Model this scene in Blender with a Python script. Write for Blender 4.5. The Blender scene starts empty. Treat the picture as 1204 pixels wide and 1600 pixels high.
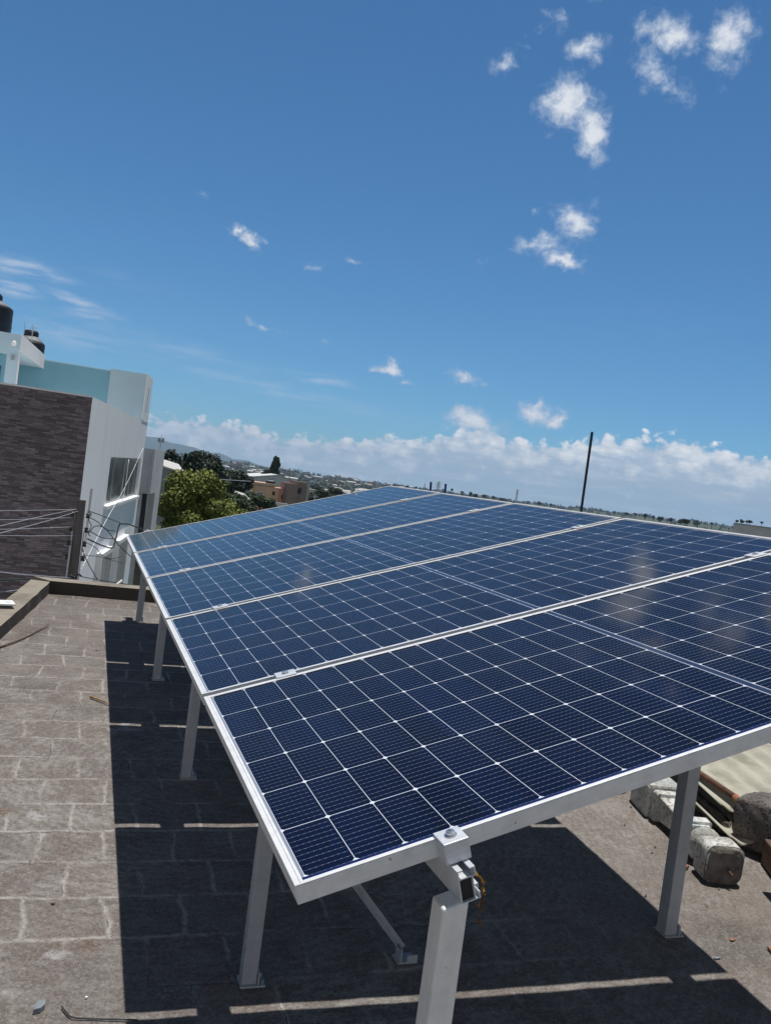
import bpy, bmesh, math, random
from mathutils import Vector, Matrix
import numpy as np

S = bpy.context.scene
C = S.collection
R = math.radians
random.seed(7)
rng = np.random.default_rng(11)

# ------------------------------------------------------------------ camera
CAM = Vector((-0.41241, -1.33205, 0.68292))
RX = Vector((0.9327924, -0.33545423, 0.13179074))     # image right
RY = Vector((0.11280077, -0.07557097, -0.99073963))   # image down
RZ = Vector((0.34230735, 0.93902049, -0.03265252))    # view direction
FPX = 1328.05                                          # focal length in photo pixels (1204 x 1600)
cd = bpy.data.cameras.new('camera')
cam = bpy.data.objects.new('camera', cd); C.objects.link(cam)
cam.matrix_world = Matrix((( RX.x, -RY.x, -RZ.x, CAM.x),
                           ( RX.y, -RY.y, -RZ.y, CAM.y),
                           ( RX.z, -RY.z, -RZ.z, CAM.z), (0, 0, 0, 1)))
cd.sensor_fit = 'VERTICAL'; cd.sensor_height = 36.0; cd.sensor_width = 27.09
cd.lens = FPX / 1600.0 * 36.0
cd.clip_start = 0.05; cd.clip_end = 40000
S.camera = cam
S.view_settings.view_transform = 'Standard'; S.view_settings.look = 'None'
S.view_settings.exposure = 0.0; S.view_settings.gamma = 1.0

# ------------------------------------------------------------------ node helper
class NT:
    def __init__(s, tree): s.t = tree; s.n = tree.nodes; s.l = tree.links
    def put(s, node, i, v):
        sock = node.inputs[i]
        if isinstance(v, bpy.types.NodeSocket): s.l.new(v, sock)
        elif v is not None: sock.default_value = v
    def m(s, op, a, b=None, c=None, clamp=False):
        n = s.n.new('ShaderNodeMath'); n.operation = op; n.use_clamp = clamp
        for i, v in enumerate((a, b, c)): s.put(n, i, v)
        return n.outputs[0]
    def vm(s, op, a, b=None, out=0):
        n = s.n.new('ShaderNodeVectorMath'); n.operation = op
        s.put(n, 0, a); s.put(n, 1, b)
        return n.outputs[out]
    def sep(s, v):
        n = s.n.new('ShaderNodeSeparateXYZ'); s.l.new(v, n.inputs[0]); return n.outputs
    def comb(s, x, y, z=0.0):
        n = s.n.new('ShaderNodeCombineXYZ')
        for i, v in enumerate((x, y, z)): s.put(n, i, v)
        return n.outputs[0]
    def noise(s, vec, scale, detail=4.0, rough=0.55, dist=0.0, out='Fac'):
        n = s.n.new('ShaderNodeTexNoise'); s.put(n, 'Vector', vec)
        n.inputs['Scale'].default_value = scale; n.inputs['Detail'].default_value = detail
        n.inputs['Roughness'].default_value = rough; n.inputs['Distortion'].default_value = dist
        return n.outputs[out]
    def ramp(s, fac, stops, interp='LINEAR'):
        n = s.n.new('ShaderNodeValToRGB'); s.put(n, 0, fac); e = n.color_ramp.elements
        n.color_ramp.interpolation = interp
        while len(e) < len(stops): e.new(0.5)
        for k, (p, c) in enumerate(stops):
            e[k].position = p; e[k].color = (c, c, c, 1) if isinstance(c, (int, float)) else (*c, 1)
        return n.outputs[0]
    def mix(s, fac, a, b, blend='MIX'):
        n = s.n.new('ShaderNodeMix'); n.data_type = 'RGBA'; n.blend_type = blend
        s.put(n, 0, fac)
        for i, v in ((6, a), (7, b)):
            if isinstance(v, tuple) and len(v) == 3: v = (*v, 1)
            s.put(n, i, v)
        return n.outputs[2]
    def smooth(s, v, lo, hi, a=0.0, b=1.0):
        n = s.n.new('ShaderNodeMapRange'); n.interpolation_type = 'SMOOTHSTEP'
        s.put(n, 0, v); s.put(n, 1, lo); s.put(n, 2, hi); s.put(n, 3, a); s.put(n, 4, b)
        return n.outputs[0]
    def mapping(s, vec, loc=(0,0,0), rot=(0,0,0), sc=(1,1,1), kind='POINT'):
        n = s.n.new('ShaderNodeMapping'); n.vector_type = kind; s.put(n, 0, vec)
        n.inputs[1].default_value = loc; n.inputs[2].default_value = rot; n.inputs[3].default_value = sc
        return n.outputs[0]
    def bump(s, h, strength=0.3, dist=0.01, normal=None):
        n = s.n.new('ShaderNodeBump'); s.put(n, 'Height', h)
        n.inputs['Strength'].default_value = strength; n.inputs['Distance'].default_value = dist
        if normal is not None: s.put(n, 'Normal', normal)
        return n.outputs[0]

# ------------------------------------------------------------------ sky, clouds and sun
SUN = Vector((0.128, 0.087, 1.0)).normalized()          # towards the sun
W = bpy.data.worlds.new('World'); S.world = W; W.use_nodes = True
w = NT(W.node_tree); w.n.clear()
sky = w.n.new('ShaderNodeTexSky'); sky.sky_type = 'NISHITA'; sky.sun_disc = False
sky.sun_elevation = math.asin(SUN.z); sky.sun_rotation = math.atan2(SUN.x, SUN.y)
sky.altitude = 2200; sky.air_density = 1.1; sky.dust_density = 0.5; sky.ozone_density = 3.0
SKY_STR = 0.105
CLOUD = 1.0 / SKY_STR
tc = w.n.new('ShaderNodeTexCoord'); dirv = tc.outputs['Generated']
dx, dy, dz = w.sep(dirv)[:3]
A = w.m('MULTIPLY', w.m('ARCTAN2', dx, dy), 57.29578)    # azimuth from +Y towards +X, degrees
Eel = w.m('MULTIPLY', w.m('ARCSINE', w.m('MAXIMUM', w.m('MINIMUM', dz, 1.0), -1.0)), 57.29578)
base = w.comb(A, Eel, 0.0)
warp = w.vm('SUBTRACT', w.noise(base, 0.55, 4, 0.6, out='Color'), (0.5, 0.5, 0.5))
warp2 = w.vm('MULTIPLY', warp, (2.6, 2.2, 0.0))
pos = w.vm('ADD', base, warp2)
fine = w.noise(w.mapping(base, sc=(0.9, 1.15, 1)), 1.15, 9, 0.66, 0.3)
finer = w.m('SUBTRACT', fine, 0.5)
# (azimuth, elevation, half width, half height, tilt, opacity)
CUM = [(28.4, 24.6, 1.5, 1.3, 0, 1.0), (30.2, 23.2, 1.0, 1.6, 20, 0.95), (27.2, 24.9, 0.8, 0.7, 0, .55),
       (29.9, 18.0, 1.3, 1.0, -25, .85), (28.0, 16.6, 1.6, 0.6, 10, .62), (29.4, 15.75, 1.35, 0.52, -8, .9), (30.9, 19.3, .7, .6, 0, .35), (27.1, 18.5, .4, .5, 0, .4),
       (34.2, 28.4, 1.6, 0.95, -12, .85), (33.0, 28.6, 1.0, 0.8, 0, .6), (37.8, 28.1, 1.3, 1.15, 40, .9), (38.2, 26.6, .8, .9, 0, .35),
       (33.4, 26.5, 1.5, 0.8, -35, .68), (35.0, 25.4, 1.3, 0.5, 5, .55), (29.2, 27.6, 1.3, 0.75, 10, .68), (27.0, 28.9, .9, .5, -20, .45),
       (23.9, 26.5, 1.0, 0.45, 15, .62), (26.3, 28.4, 1.1, .4, 0, .3), (29.2, 30.6, 1.0, 0.6, 0, .6), (25.2, 27.5, .9, .3, 0, .3),
       (7.9, 15.0, 0.75, 0.4, -30, .8), (8.9, 14.3, 0.85, 0.4, -28, .85), (15.8, 14.3, 0.85, 0.3, -8, .6), (12.9, 13.45, 0.95, 0.25, 12, .5), (5.6, 16.6, .5, .4, 0, .35),
       (10.5, 9.25, 1.7, 0.34, -3, .5), (14.5, 9.1, 0.5, 0.35, 0, .45), (23.7, 15.3, .9, .25, 5, .35),
       (18.9, 7.7, 0.85, 0.42, 0, .95), (20.3, 6.95, 0.75, 0.25, 0, .5), (24.0, 7.85, 1.1, 0.5, -5, .75), (25.5, 7.5, 1.0, .25, -6, .4), (22.3, 8.7, .45, .35, 0, .4),
       (28.9, 5.75, 0.95, 0.75, 0, .95), (30.4, 5.6, 0.85, 0.5, 0, .9), (25.2, 4.75, 1.8, 0.85, -10, 1.0), (26.8, 6.6, .6, .25, 0, .3), (42.0, 17.2, .8, .5, 0, .12)]
WISP = [(-4.6, 10.0, 2.4, 0.5, -3, .55), (-5.2, 8.8, 1.6, .45, -8, .5), (-1.2, 8.7, 1.8, 0.32, -14, .45), (-.3, 8.2, 1.6, 0.45, -2, .5),
        (14.4, 6.3, 2.0, 0.3, -2, .4), (4.0, 7.0, 7.0, 0.6, -6, .22), (12.0, 5.2, 9.0, 0.5, -5, .25), (-3.0, 6.6, 5.0, .8, -4, .28), (1.0, 10.5, 4.0, .7, -4, .10), (35.0, 12.0, 9.0, 1.8, 4, .06)]
def blob_sum(lst, p, k_):
    acc = None
    for az, el, ra, re, rot, op in lst:
        d = w.vm('LENGTH', w.mapping(p, loc=(az, el, 0), rot=(0, 0, R(rot)), sc=(ra * k_, re * k_, 1), kind='TEXTURE'), out='Value')
        k = w.m('MULTIPLY', w.m('SUBTRACT', 1.0, d, clamp=True), op)
        acc = k if acc is None else w.m('MAXIMUM', acc, k)
    return acc
cum = blob_sum(CUM, pos, 1.78)
lob = w.noise(w.mapping(base, sc=(1, 1.2, 1)), 0.75, 3, 0.5)
cum_d = w.m('ADD', cum, w.m('MULTIPLY', finer, 0.95))
cum_gate = w.smooth(cum, 0.0, 0.12)
cum_m = w.m('MULTIPLY', w.smooth(cum_d, 0.17, 0.80), cum_gate)
wsp = blob_sum(WISP, w.vm('ADD', base, w.vm('MULTIPLY', warp, (1.6, 0.7, 0))), 1.7)
streak = w.noise(w.mapping(base, rot=(0, 0, R(5)), sc=(0.28, 2.0, 1)), 1.0, 6, 0.6)
wsp_m = w.m('MULTIPLY', w.smooth(wsp, 0.0, 0.45, 0, .82), w.smooth(streak, 0.34, 0.68))
# the cumulus bank over the horizon: its top line by azimuth
topn = w.n.new('ShaderNodeFloatCurve')
cv = topn.mapping; cvc = cv.curves[0]
TOP = [(-60, 2.0), (-20, 2.3), (0, 2.7), (6.5, 3.2), (10, 3.4), (13.3, 3.1), (16.8, 3.3), (19.3, 3.8), (22, 4.1), (25.3, 5.0), (27.5, 4.8), (29, 4.7), (31.5, 4.9), (34.4, 5.7), (38.3, 5.9), (41, 5.7), (43.8, 5.2), (50, 3.2), (70, 2.6), (100, 2.2)]
ptsn = [((a + 60) / 160.0, t / 10.0) for a, t in TOP]
cvc.points[0].location = ptsn[0]; cvc.points[1].location = ptsn[-1]
for q in ptsn[1:-1]: cvc.points.new(*q)
cv.update()
w.put(topn, 1, w.m('DIVIDE', w.m('ADD', A, 60.0), 160.0, clamp=True))
hlen = w.m('SQRT', w.m('ADD', w.m('MULTIPLY', dx, dx), w.m('ADD', w.m('MULTIPLY', dy, dy), 1e-5)))
ahead = w.m('DIVIDE', w.m('ADD', w.m('MULTIPLY', dx, 0.342), w.m('MULTIPLY', dy, 0.940)), hlen)
rear = w.smooth(ahead, -0.30, -0.80)                     # unseen bright cloud bank added behind the viewer to light facing surfaces
top = w.m('ADD', w.m('MULTIPLY', topn.outputs[0], 10.0), w.m('MULTIPLY', rear, 24.0))
billow = w.n.new('ShaderNodeTexVoronoi'); billow.feature = 'SMOOTH_F1'; billow.inputs['Smoothness'].default_value = 0.35
w.put(billow, 'Vector', w.vm('ADD', w.mapping(base, sc=(1, 1.25, 1)), w.vm('MULTIPLY', warp, (.5, .5, 0)))); billow.inputs['Scale'].default_value = 0.85
billow.inputs['Detail'].default_value = 2.5; billow.inputs['Roughness'].default_value = 0.55
bil = w.m('SUBTRACT', 0.55, billow.outputs['Distance'])
hgt = w.m('ADD', w.m('SUBTRACT', top, Eel), w.m('ADD', w.m('MULTIPLY', bil, 1.3), w.m('MULTIPLY', finer, 1.5)))
bank_m = w.smooth(hgt, 0.0, 0.55)
# inside the bank: puffy lit heads above a grey-blue haze
puff = w.noise(w.mapping(base, sc=(0.55, 1.15, 1)), 0.9, 6, 0.62)
headn = w.m('ADD', w.m('MULTIPLY', w.m('SUBTRACT', puff, 0.5), 1.6), w.m('MULTIPLY', bil, .9))
head = w.m('ADD', w.smooth(hgt, 4.6, 0.3, 0.10, 0.88), w.m('MULTIPLY', headn, 1.25), clamp=True)
head = w.m('ADD', head, w.m('MULTIPLY', rear, 0.7), clamp=True)
lay = w.noise(w.mapping(base, rot=(0, 0, R(2)), sc=(0.22, 1.6, 1)), 1.3, 5, 0.6)
head = w.m('ADD', head, w.m('MULTIPLY', w.smooth(lay, 0.45, 0.72), 0.38), clamp=True)
bank_c = w.mix(head, (0.455 * CLOUD, 0.555 * CLOUD, 0.69 * CLOUD), (0.93 * CLOUD, 0.945 * CLOUD, 0.97 * CLOUD))
bank_a = w.m('MULTIPLY', bank_m, w.m('ADD', w.smooth(Eel, -0.4, 1.8, 0.80, 0.90), w.m('MULTIPLY', head, 0.24), clamp=True))
cum_c = w.mix(w.smooth(cum_d, 0.25, 0.95), (0.42 * CLOUD, 0.52 * CLOUD, 0.68 * CLOUD), (0.76 * CLOUD, 0.79 * CLOUD, 0.85 * CLOUD))
# deep blue ahead, out of view greyed and dimmed to tune the shade
off_view = w.m('MAXIMUM', w.smooth(ahead, 0.55, -0.15), w.smooth(Eel, 34.0, 60.0))
high = w.smooth(Eel, 34.0, 55.0)
skyc = w.mix(1.0, sky.outputs[0], w.mix(off_view, (0.41, 0.765, 0.955), w.mix(high, (0.40, 0.345, 0.30), (0.31, 0.275, 0.245))), 'MULTIPLY')
col = w.mix(wsp_m, skyc, (0.50 * CLOUD, 0.60 * CLOUD, 0.76 * CLOUD))
col = w.mix(bank_a, col, bank_c)
col = w.mix(cum_m, col, cum_c)
bg = w.n.new('ShaderNodeBackground'); w.l.new(col, bg.inputs[0]); bg.inputs[1].default_value = SKY_STR
W.cycles.sampling_method = 'MANUAL'; W.cycles.sample_map_resolution = 256
wo = w.n.new('ShaderNodeOutputWorld'); w.l.new(bg.outputs[0], wo.inputs[0])

sl = bpy.data.lights.new('sun', 'SUN'); sl.energy = 5.0; sl.angle = R(0.53); sl.color = (1.0, 0.965, 0.905)
sun = bpy.data.objects.new('sun', sl); C.objects.link(sun)
sun.rotation_euler = SUN.to_track_quat('Z', 'Y').to_euler()

# ------------------------------------------------------------------ measuring and mesh helpers
def ray(x, y): return RX * ((x - 602) / FPX) + RY * ((y - 800) / FPX) + RZ
def at_y(x, y, Y): d = ray(x, y); return CAM + d * ((Y - CAM.y) / d.y)
def at_z(x, y, Z): d = ray(x, y); return CAM + d * ((Z - CAM.z) / d.z)
def at_d(x, y, D):                      # point of a sight line D metres north of the camera
    return at_y(x, y, CAM.y + D)
def roof_z(y): return -0.9594 + 0.04894 * y
def on_roof(x, y):
    d = ray(x, y); s = (-0.9594 + 0.04894 * CAM.y - CAM.z) / (d.z - 0.04894 * d.y); return CAM + d * s
def AE(az, el, d): t = math.tan(R(az)); return Vector((CAM.x + d * t, CAM.y + d, CAM.z + d * math.sqrt(1 + t * t) * math.tan(R(el))))

def tag(o, label, cat, group=None, kind=None):
    if label: o['label'] = label
    if cat: o['category'] = cat
    if group: o['group'] = group
    if kind: o['kind'] = kind
    return o
def empty(name, loc=(0, 0, 0), rot=(0, 0, 0), label=None, cat=None, group=None):
    o = bpy.data.objects.new(name, None); o.empty_display_size = .1; C.objects.link(o)
    o.location = loc; o.rotation_euler = rot
    return tag(o, label, cat, group)
def obj(name, bm, mat, parent=None, smooth=False, loc=None, rot=None, bevel=0, seg=2):
    me = bpy.data.meshes.new(name)
    bmesh.ops.recalc_face_normals(bm, faces=bm.faces[:])
    bm.to_mesh(me); bm.free()
    for mm in (mat if isinstance(mat, (list, tuple)) else [mat]): me.materials.append(mm)
    if smooth:
        for p in me.polygons: p.use_smooth = True
    o = bpy.data.objects.new(name, me); C.objects.link(o)
    if parent is not None: o.parent = parent
    if loc is not None: o.location = loc
    if rot is not None: o.rotation_euler = rot
    if bevel:
        b = o.modifiers.new('bevel', 'BEVEL'); b.width = bevel; b.segments = seg; b.limit_method = 'ANGLE'; b.angle_limit = R(40)
    return o
def copy_tree(o, parent=None):
    c = o.copy(); C.objects.link(c)
    if parent is not None: c.parent = parent
    for ch in list(o.children): copy_tree(ch, c)
    return c
def box(bm, lo, hi, M=None, mi=0):
    x0, y0, z0 = lo; x1, y1, z1 = hi
    v = [Vector(p) for p in ((x0,y0,z0),(x1,y0,z0),(x1,y1,z0),(x0,y1,z0),(x0,y0,z1),(x1,y0,z1),(x1,y1,z1),(x0,y1,z1))]
    if M is not None: v = [M @ p for p in v]
    v = [bm.verts.new(p) for p in v]
    for f in ((0,3,2,1),(4,5,6,7),(0,1,5,4),(1,2,6,5),(2,3,7,6),(3,0,4,7)):
        bm.faces.new([v[i] for i in f]).material_index = mi
def hexa(bm, bot, topv):
    """prism between two polygons with the same number of corners"""
    a = [bm.verts.new(p) for p in bot]; b = [bm.verts.new(p) for p in topv]; n = len(a)
    bm.faces.new(a[::-1]); bm.faces.new(b)
    for i in range(n): bm.faces.new((a[i], a[(i+1) % n], b[(i+1) % n], b[i]))
def prism(bm, foot, z0, z1): hexa(bm, [(x, y, z0) for x, y in foot], [(x, y, z1) for x, y in foot])
def lathe(bm, prof, n=24, c=(0, 0, 0), M=None, cap=True):
    rings = []
    for r, z in prof:
        ring = []
        for i in range(n):
            a = 2 * math.pi * i / n
            p = Vector((c[0] + r * math.cos(a), c[1] + r * math.sin(a), c[2] + z))
            ring.append(bm.verts.new(M @ p if M is not None else p))
        rings.append(ring)
    for a, b in zip(rings, rings[1:]):
        for i in range(n): bm.faces.new((a[i], a[(i+1) % n], b[(i+1) % n], b[i]))
    if cap:
        bm.faces.new(rings[0][::-1]); bm.faces.new(rings[-1])
def tube(bm, pts, r, n=8, r1=None):
    pts = [Vector(p) for p in pts]; rings = []
    for i, p in enumerate(pts):
        t = (pts[min(i + 1, len(pts) - 1)] - pts[max(i - 1, 0)]).normalized()
        u = t.cross(Vector((0, 0, 1)) if abs(t.z) < .95 else Vector((1, 0, 0))).normalized(); v = t.cross(u)
        rr = r if r1 is None else r + (r1 - r) * i / max(1, len(pts) - 1)
        rings.append([bm.verts.new(p + (u * math.cos(2*math.pi*k/n) + v * math.sin(2*math.pi*k/n)) * rr) for k in range(n)])
    for a, b in zip(rings, rings[1:]):
        for k in range(n): bm.faces.new((a[k], a[(k+1) % n], b[(k+1) % n], b[k]))
    bm.faces.new(rings[0][::-1]); bm.faces.new(rings[-1])
def spline(pts, n=8):
    P = [Vector(p) for p in pts]; P = [P[0]*2 - P[1]] + P + [P[-1]*2 - P[-2]]; out = []
    for i in range(1, len(P) - 2):
        for k in range(n):
            t = k / n
            out.append(0.5 * ((2*P[i]) + (P[i+1]-P[i-1])*t + (2*P[i-1]-5*P[i]+4*P[i+1]-P[i+2])*t*t + (3*P[i]-P[i-1]-3*P[i+1]+P[i+2])*t**3))
    out.append(P[-2]); return out
def BM(): return bmesh.new()
def facing(o, x, z=0):                   # frame whose x axis runs along heading
    pass

# ------------------------------------------------------------------ materials
def mat(name, colr=(.5,.5,.5), rough=.7, metal=0.0, spec=.5):
    m = bpy.data.materials.new(name); m.use_nodes = True
    t = NT(m.node_tree); b = t.n['Principled BSDF']
    b.inputs['Base Color'].default_value = (*colr, 1); b.inputs['Roughness'].default_value = rough
    b.inputs['Metallic'].default_value = metal; b.inputs['Specular IOR Level'].default_value = spec
    return m, t, b
def ocoord(t): return t.n.new('ShaderNodeTexCoord').outputs['Object']
def rough_mat(name, c1, c2, scale=6, rough=.85, bump=.25, bdist=.01, detail=6, metal=0, lo=.35, hi=.65, spec=.3, sc=(1,1,1)):
    m, t, b = mat(name, c1, rough, metal, spec)
    o = t.mapping(ocoord(t), sc=sc)
    n = t.noise(o, scale, detail, .62)
    t.put(b, 'Base Color', t.mix(t.smooth(n, lo, hi), c1, c2))
    n2 = t.noise(o, scale * 5, 5, .6)
    if bump: t.put(b, 'Normal', t.bump(t.m('ADD', n, t.m('MULTIPLY', n2, .5)), bump, bdist))
    t.put(b, 'Roughness', t.smooth(n2, .3, .7, rough - .1, min(1, rough + .08)))
    return m

M = {}
# --- solar glass: half cells, silver gaps, thin ribbons
PL, PW, GAP = 2.278, 1.122, 0.032
CW, BU, CH, BV = 0.09207, 0.0231, 0.1806, 0.0225
def solar_mat():
    m, t, b = mat('solar_cells', (.01,.015,.05), .09, 0, .5)
    co = ocoord(t); x, y, z = t.sep(co)[:3]
    um = t.m('SUBTRACT', PL/2 - BU, t.m('ABSOLUTE', t.m('SUBTRACT', x, PL/2)))
    cu = t.m('DIVIDE', um, CW); fu = t.m('FRACT', cu)
    du = t.m('MULTIPLY', t.m('MINIMUM', fu, t.m('SUBTRACT', 1.0, fu)), CW)
    vm_ = t.m('SUBTRACT', y, BV); cvv = t.m('DIVIDE', vm_, CH); fv = t.m('FRACT', cvv)
    dv = t.m('MULTIPLY', t.m('MINIMUM', fv, t.m('SUBTRACT', 1.0, fv)), CH)
    gap_u = t.m('LESS_THAN', du, .00062); gap_v = t.m('MULTIPLY', t.m('LESS_THAN', dv, .00090), t.m('MULTIPLY', t.m('GREATER_THAN', vm_, .01), t.m('LESS_THAN', vm_, 6*CH - .01)))
    dia = t.m('LESS_THAN', t.m('ADD', du, dv), .0068)
    in_u = t.m('MULTIPLY', t.m('GREATER_THAN', um, -.0012), t.m('LESS_THAN', um, 12*CW + .001))
    in_v = t.m('MULTIPLY', t.m('GREATER_THAN', vm_, -.0002), t.m('LESS_THAN', vm_, 6*CH + .0002))
    inside = t.m('MULTIPLY', in_u, in_v)
    lines = t.m('MULTIPLY', t.m('MAXIMUM', t.m('MAXIMUM', gap_u, gap_v), dia), inside)
    mid = t.m('MULTIPLY', t.m('GREATER_THAN', um, 12*CW + .001), in_v)
    midl = t.m('MULTIPLY', mid, t.m('LESS_THAN', um, 12*CW + .0026))
    edge_u = t.m('MULTIPLY', t.m('LESS_THAN', um, -.0012), in_v)
    # ribbons: ten per cell, with brighter solder pads
    fb = t.m('FRACT', t.m('ADD', t.m('MULTIPLY', cvv, 10.0), .5)); db = t.m('ABSOLUTE', t.m('SUBTRACT', fb, .5))
    rib = t.m('LESS_THAN', db, .022)
    pad = t.m('MULTIPLY', t.m('LESS_THAN', db, .026), t.m('LESS_THAN', t.m('FRACT', t.m('DIVIDE', um, CW/8)), .22))
    notgap = t.m('MULTIPLY', t.m('MULTIPLY', inside, t.m('SUBTRACT', 1.0, lines)), t.m('GREATER_THAN', du, .003))
    rib = t.m('MULTIPLY', rib, notgap); pad = t.m('MULTIPLY', pad, notgap)
    # cell tint changes a little from cell to cell
    wn = t.n.new('ShaderNodeTexWhiteNoise'); wn.noise_dimensions = '3D'
    oi = t.n.new('ShaderNodeObjectInfo')
    t.put(wn, 'Vector', t.comb(t.m('FLOOR', t.m('DIVIDE', x, CW)), t.m('FLOOR', cvv), oi.outputs['Random']))
    cell = t.mix(wn.outputs['Value'], (.0012,.0030,.015), (.0022,.0056,.028))
    c = t.mix(inside, t.mix(edge_u, (.006,.016,.085), (.22,.25,.32)), cell)
    c = t.mix(mid, c, (.022,.034,.075)); c = t.mix(midl, c, (.26,.30,.38))
    c = t.mix(t.m('MULTIPLY', rib, .38), c, (.36,.38,.43)); c = t.mix(t.m('MULTIPLY', pad, .40), c, (.70,.68,.66))
    c = t.mix(lines, c, (.62,.66,.74))
    # thin film of dust on the glass
    n = t.noise(co, 2.2, 6, .6); n3 = t.noise(co, 190, 2, .5)
    dust = t.m('MULTIPLY', t.smooth(n, .35, .8, .003, .014), t.smooth(n3, .3, .75, .4, 1.5))
    c = t.mix(dust, c, (.45,.44,.42))
    t.put(b, 'Base Color', c)
    t.put(b, 'Roughness', t.smooth(n, .3, .75, .045, .09))
    b.inputs['IOR'].default_value = 1.21
    return m
M['solar'] = solar_mat()
def alu(name, c, rough, metal, streak=(2, 60, 60)):
    m, t, b = mat(name, c, rough, metal, .5)
    co = ocoord(t)
    n = t.noise(t.mapping(co, sc=streak), 3, 5, .6); g = t.noise(co, 7, 6, .65); sp = t.noise(t.mapping(co, loc=(.31, .12, .77)), 34, 3, .6)
    k = t.m('ADD', t.smooth(n, .25, .75, .93, 1.03), t.m('ADD', t.smooth(g, .52, .72, 0, -.16), t.smooth(t.noise(co, 22, 4, .6), .4, .6, -.04, .04)))
    t.put(b, 'Base Color', t.mix(1.0, t.mix(t.smooth(sp, .70, .745), c, tuple(v*.42 for v in c)), t.comb(k, k, k), 'MULTIPLY'))
    t.put(b, 'Roughness', t.smooth(g, .3, .7, rough - .06, rough + .10))
    t.put(b, 'Normal', t.bump(n, .05, .001))
    return m
M['frame'] = alu('anodised_frame', (.70,.71,.73), .42, .10)
M['clamp'] = alu('mill_aluminium', (.62,.65,.70), .36, .25)
M['post'] = alu('galvanised_tube', (.40,.405,.42), .48, .2, (9, 9, 1.2))
M['post_lit'] = alu('brightened_post_tube', (.74,.74,.75), .45, .1, (9, 9, 1.2))  # same post metal, paled because the near post stands in open light
M['bolt'] = alu('zinc_bolt', (.55,.57,.6), .3, .9)
M['black_plastic'] = rough_mat('black_polyethylene', (.014,.015,.02), (.022,.023,.028), 8, .5, .05)
M['tank_grey'] = rough_mat('faded_grey_plastic', (.16,.165,.175), (.22,.22,.225), 5, .6, .05)

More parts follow.
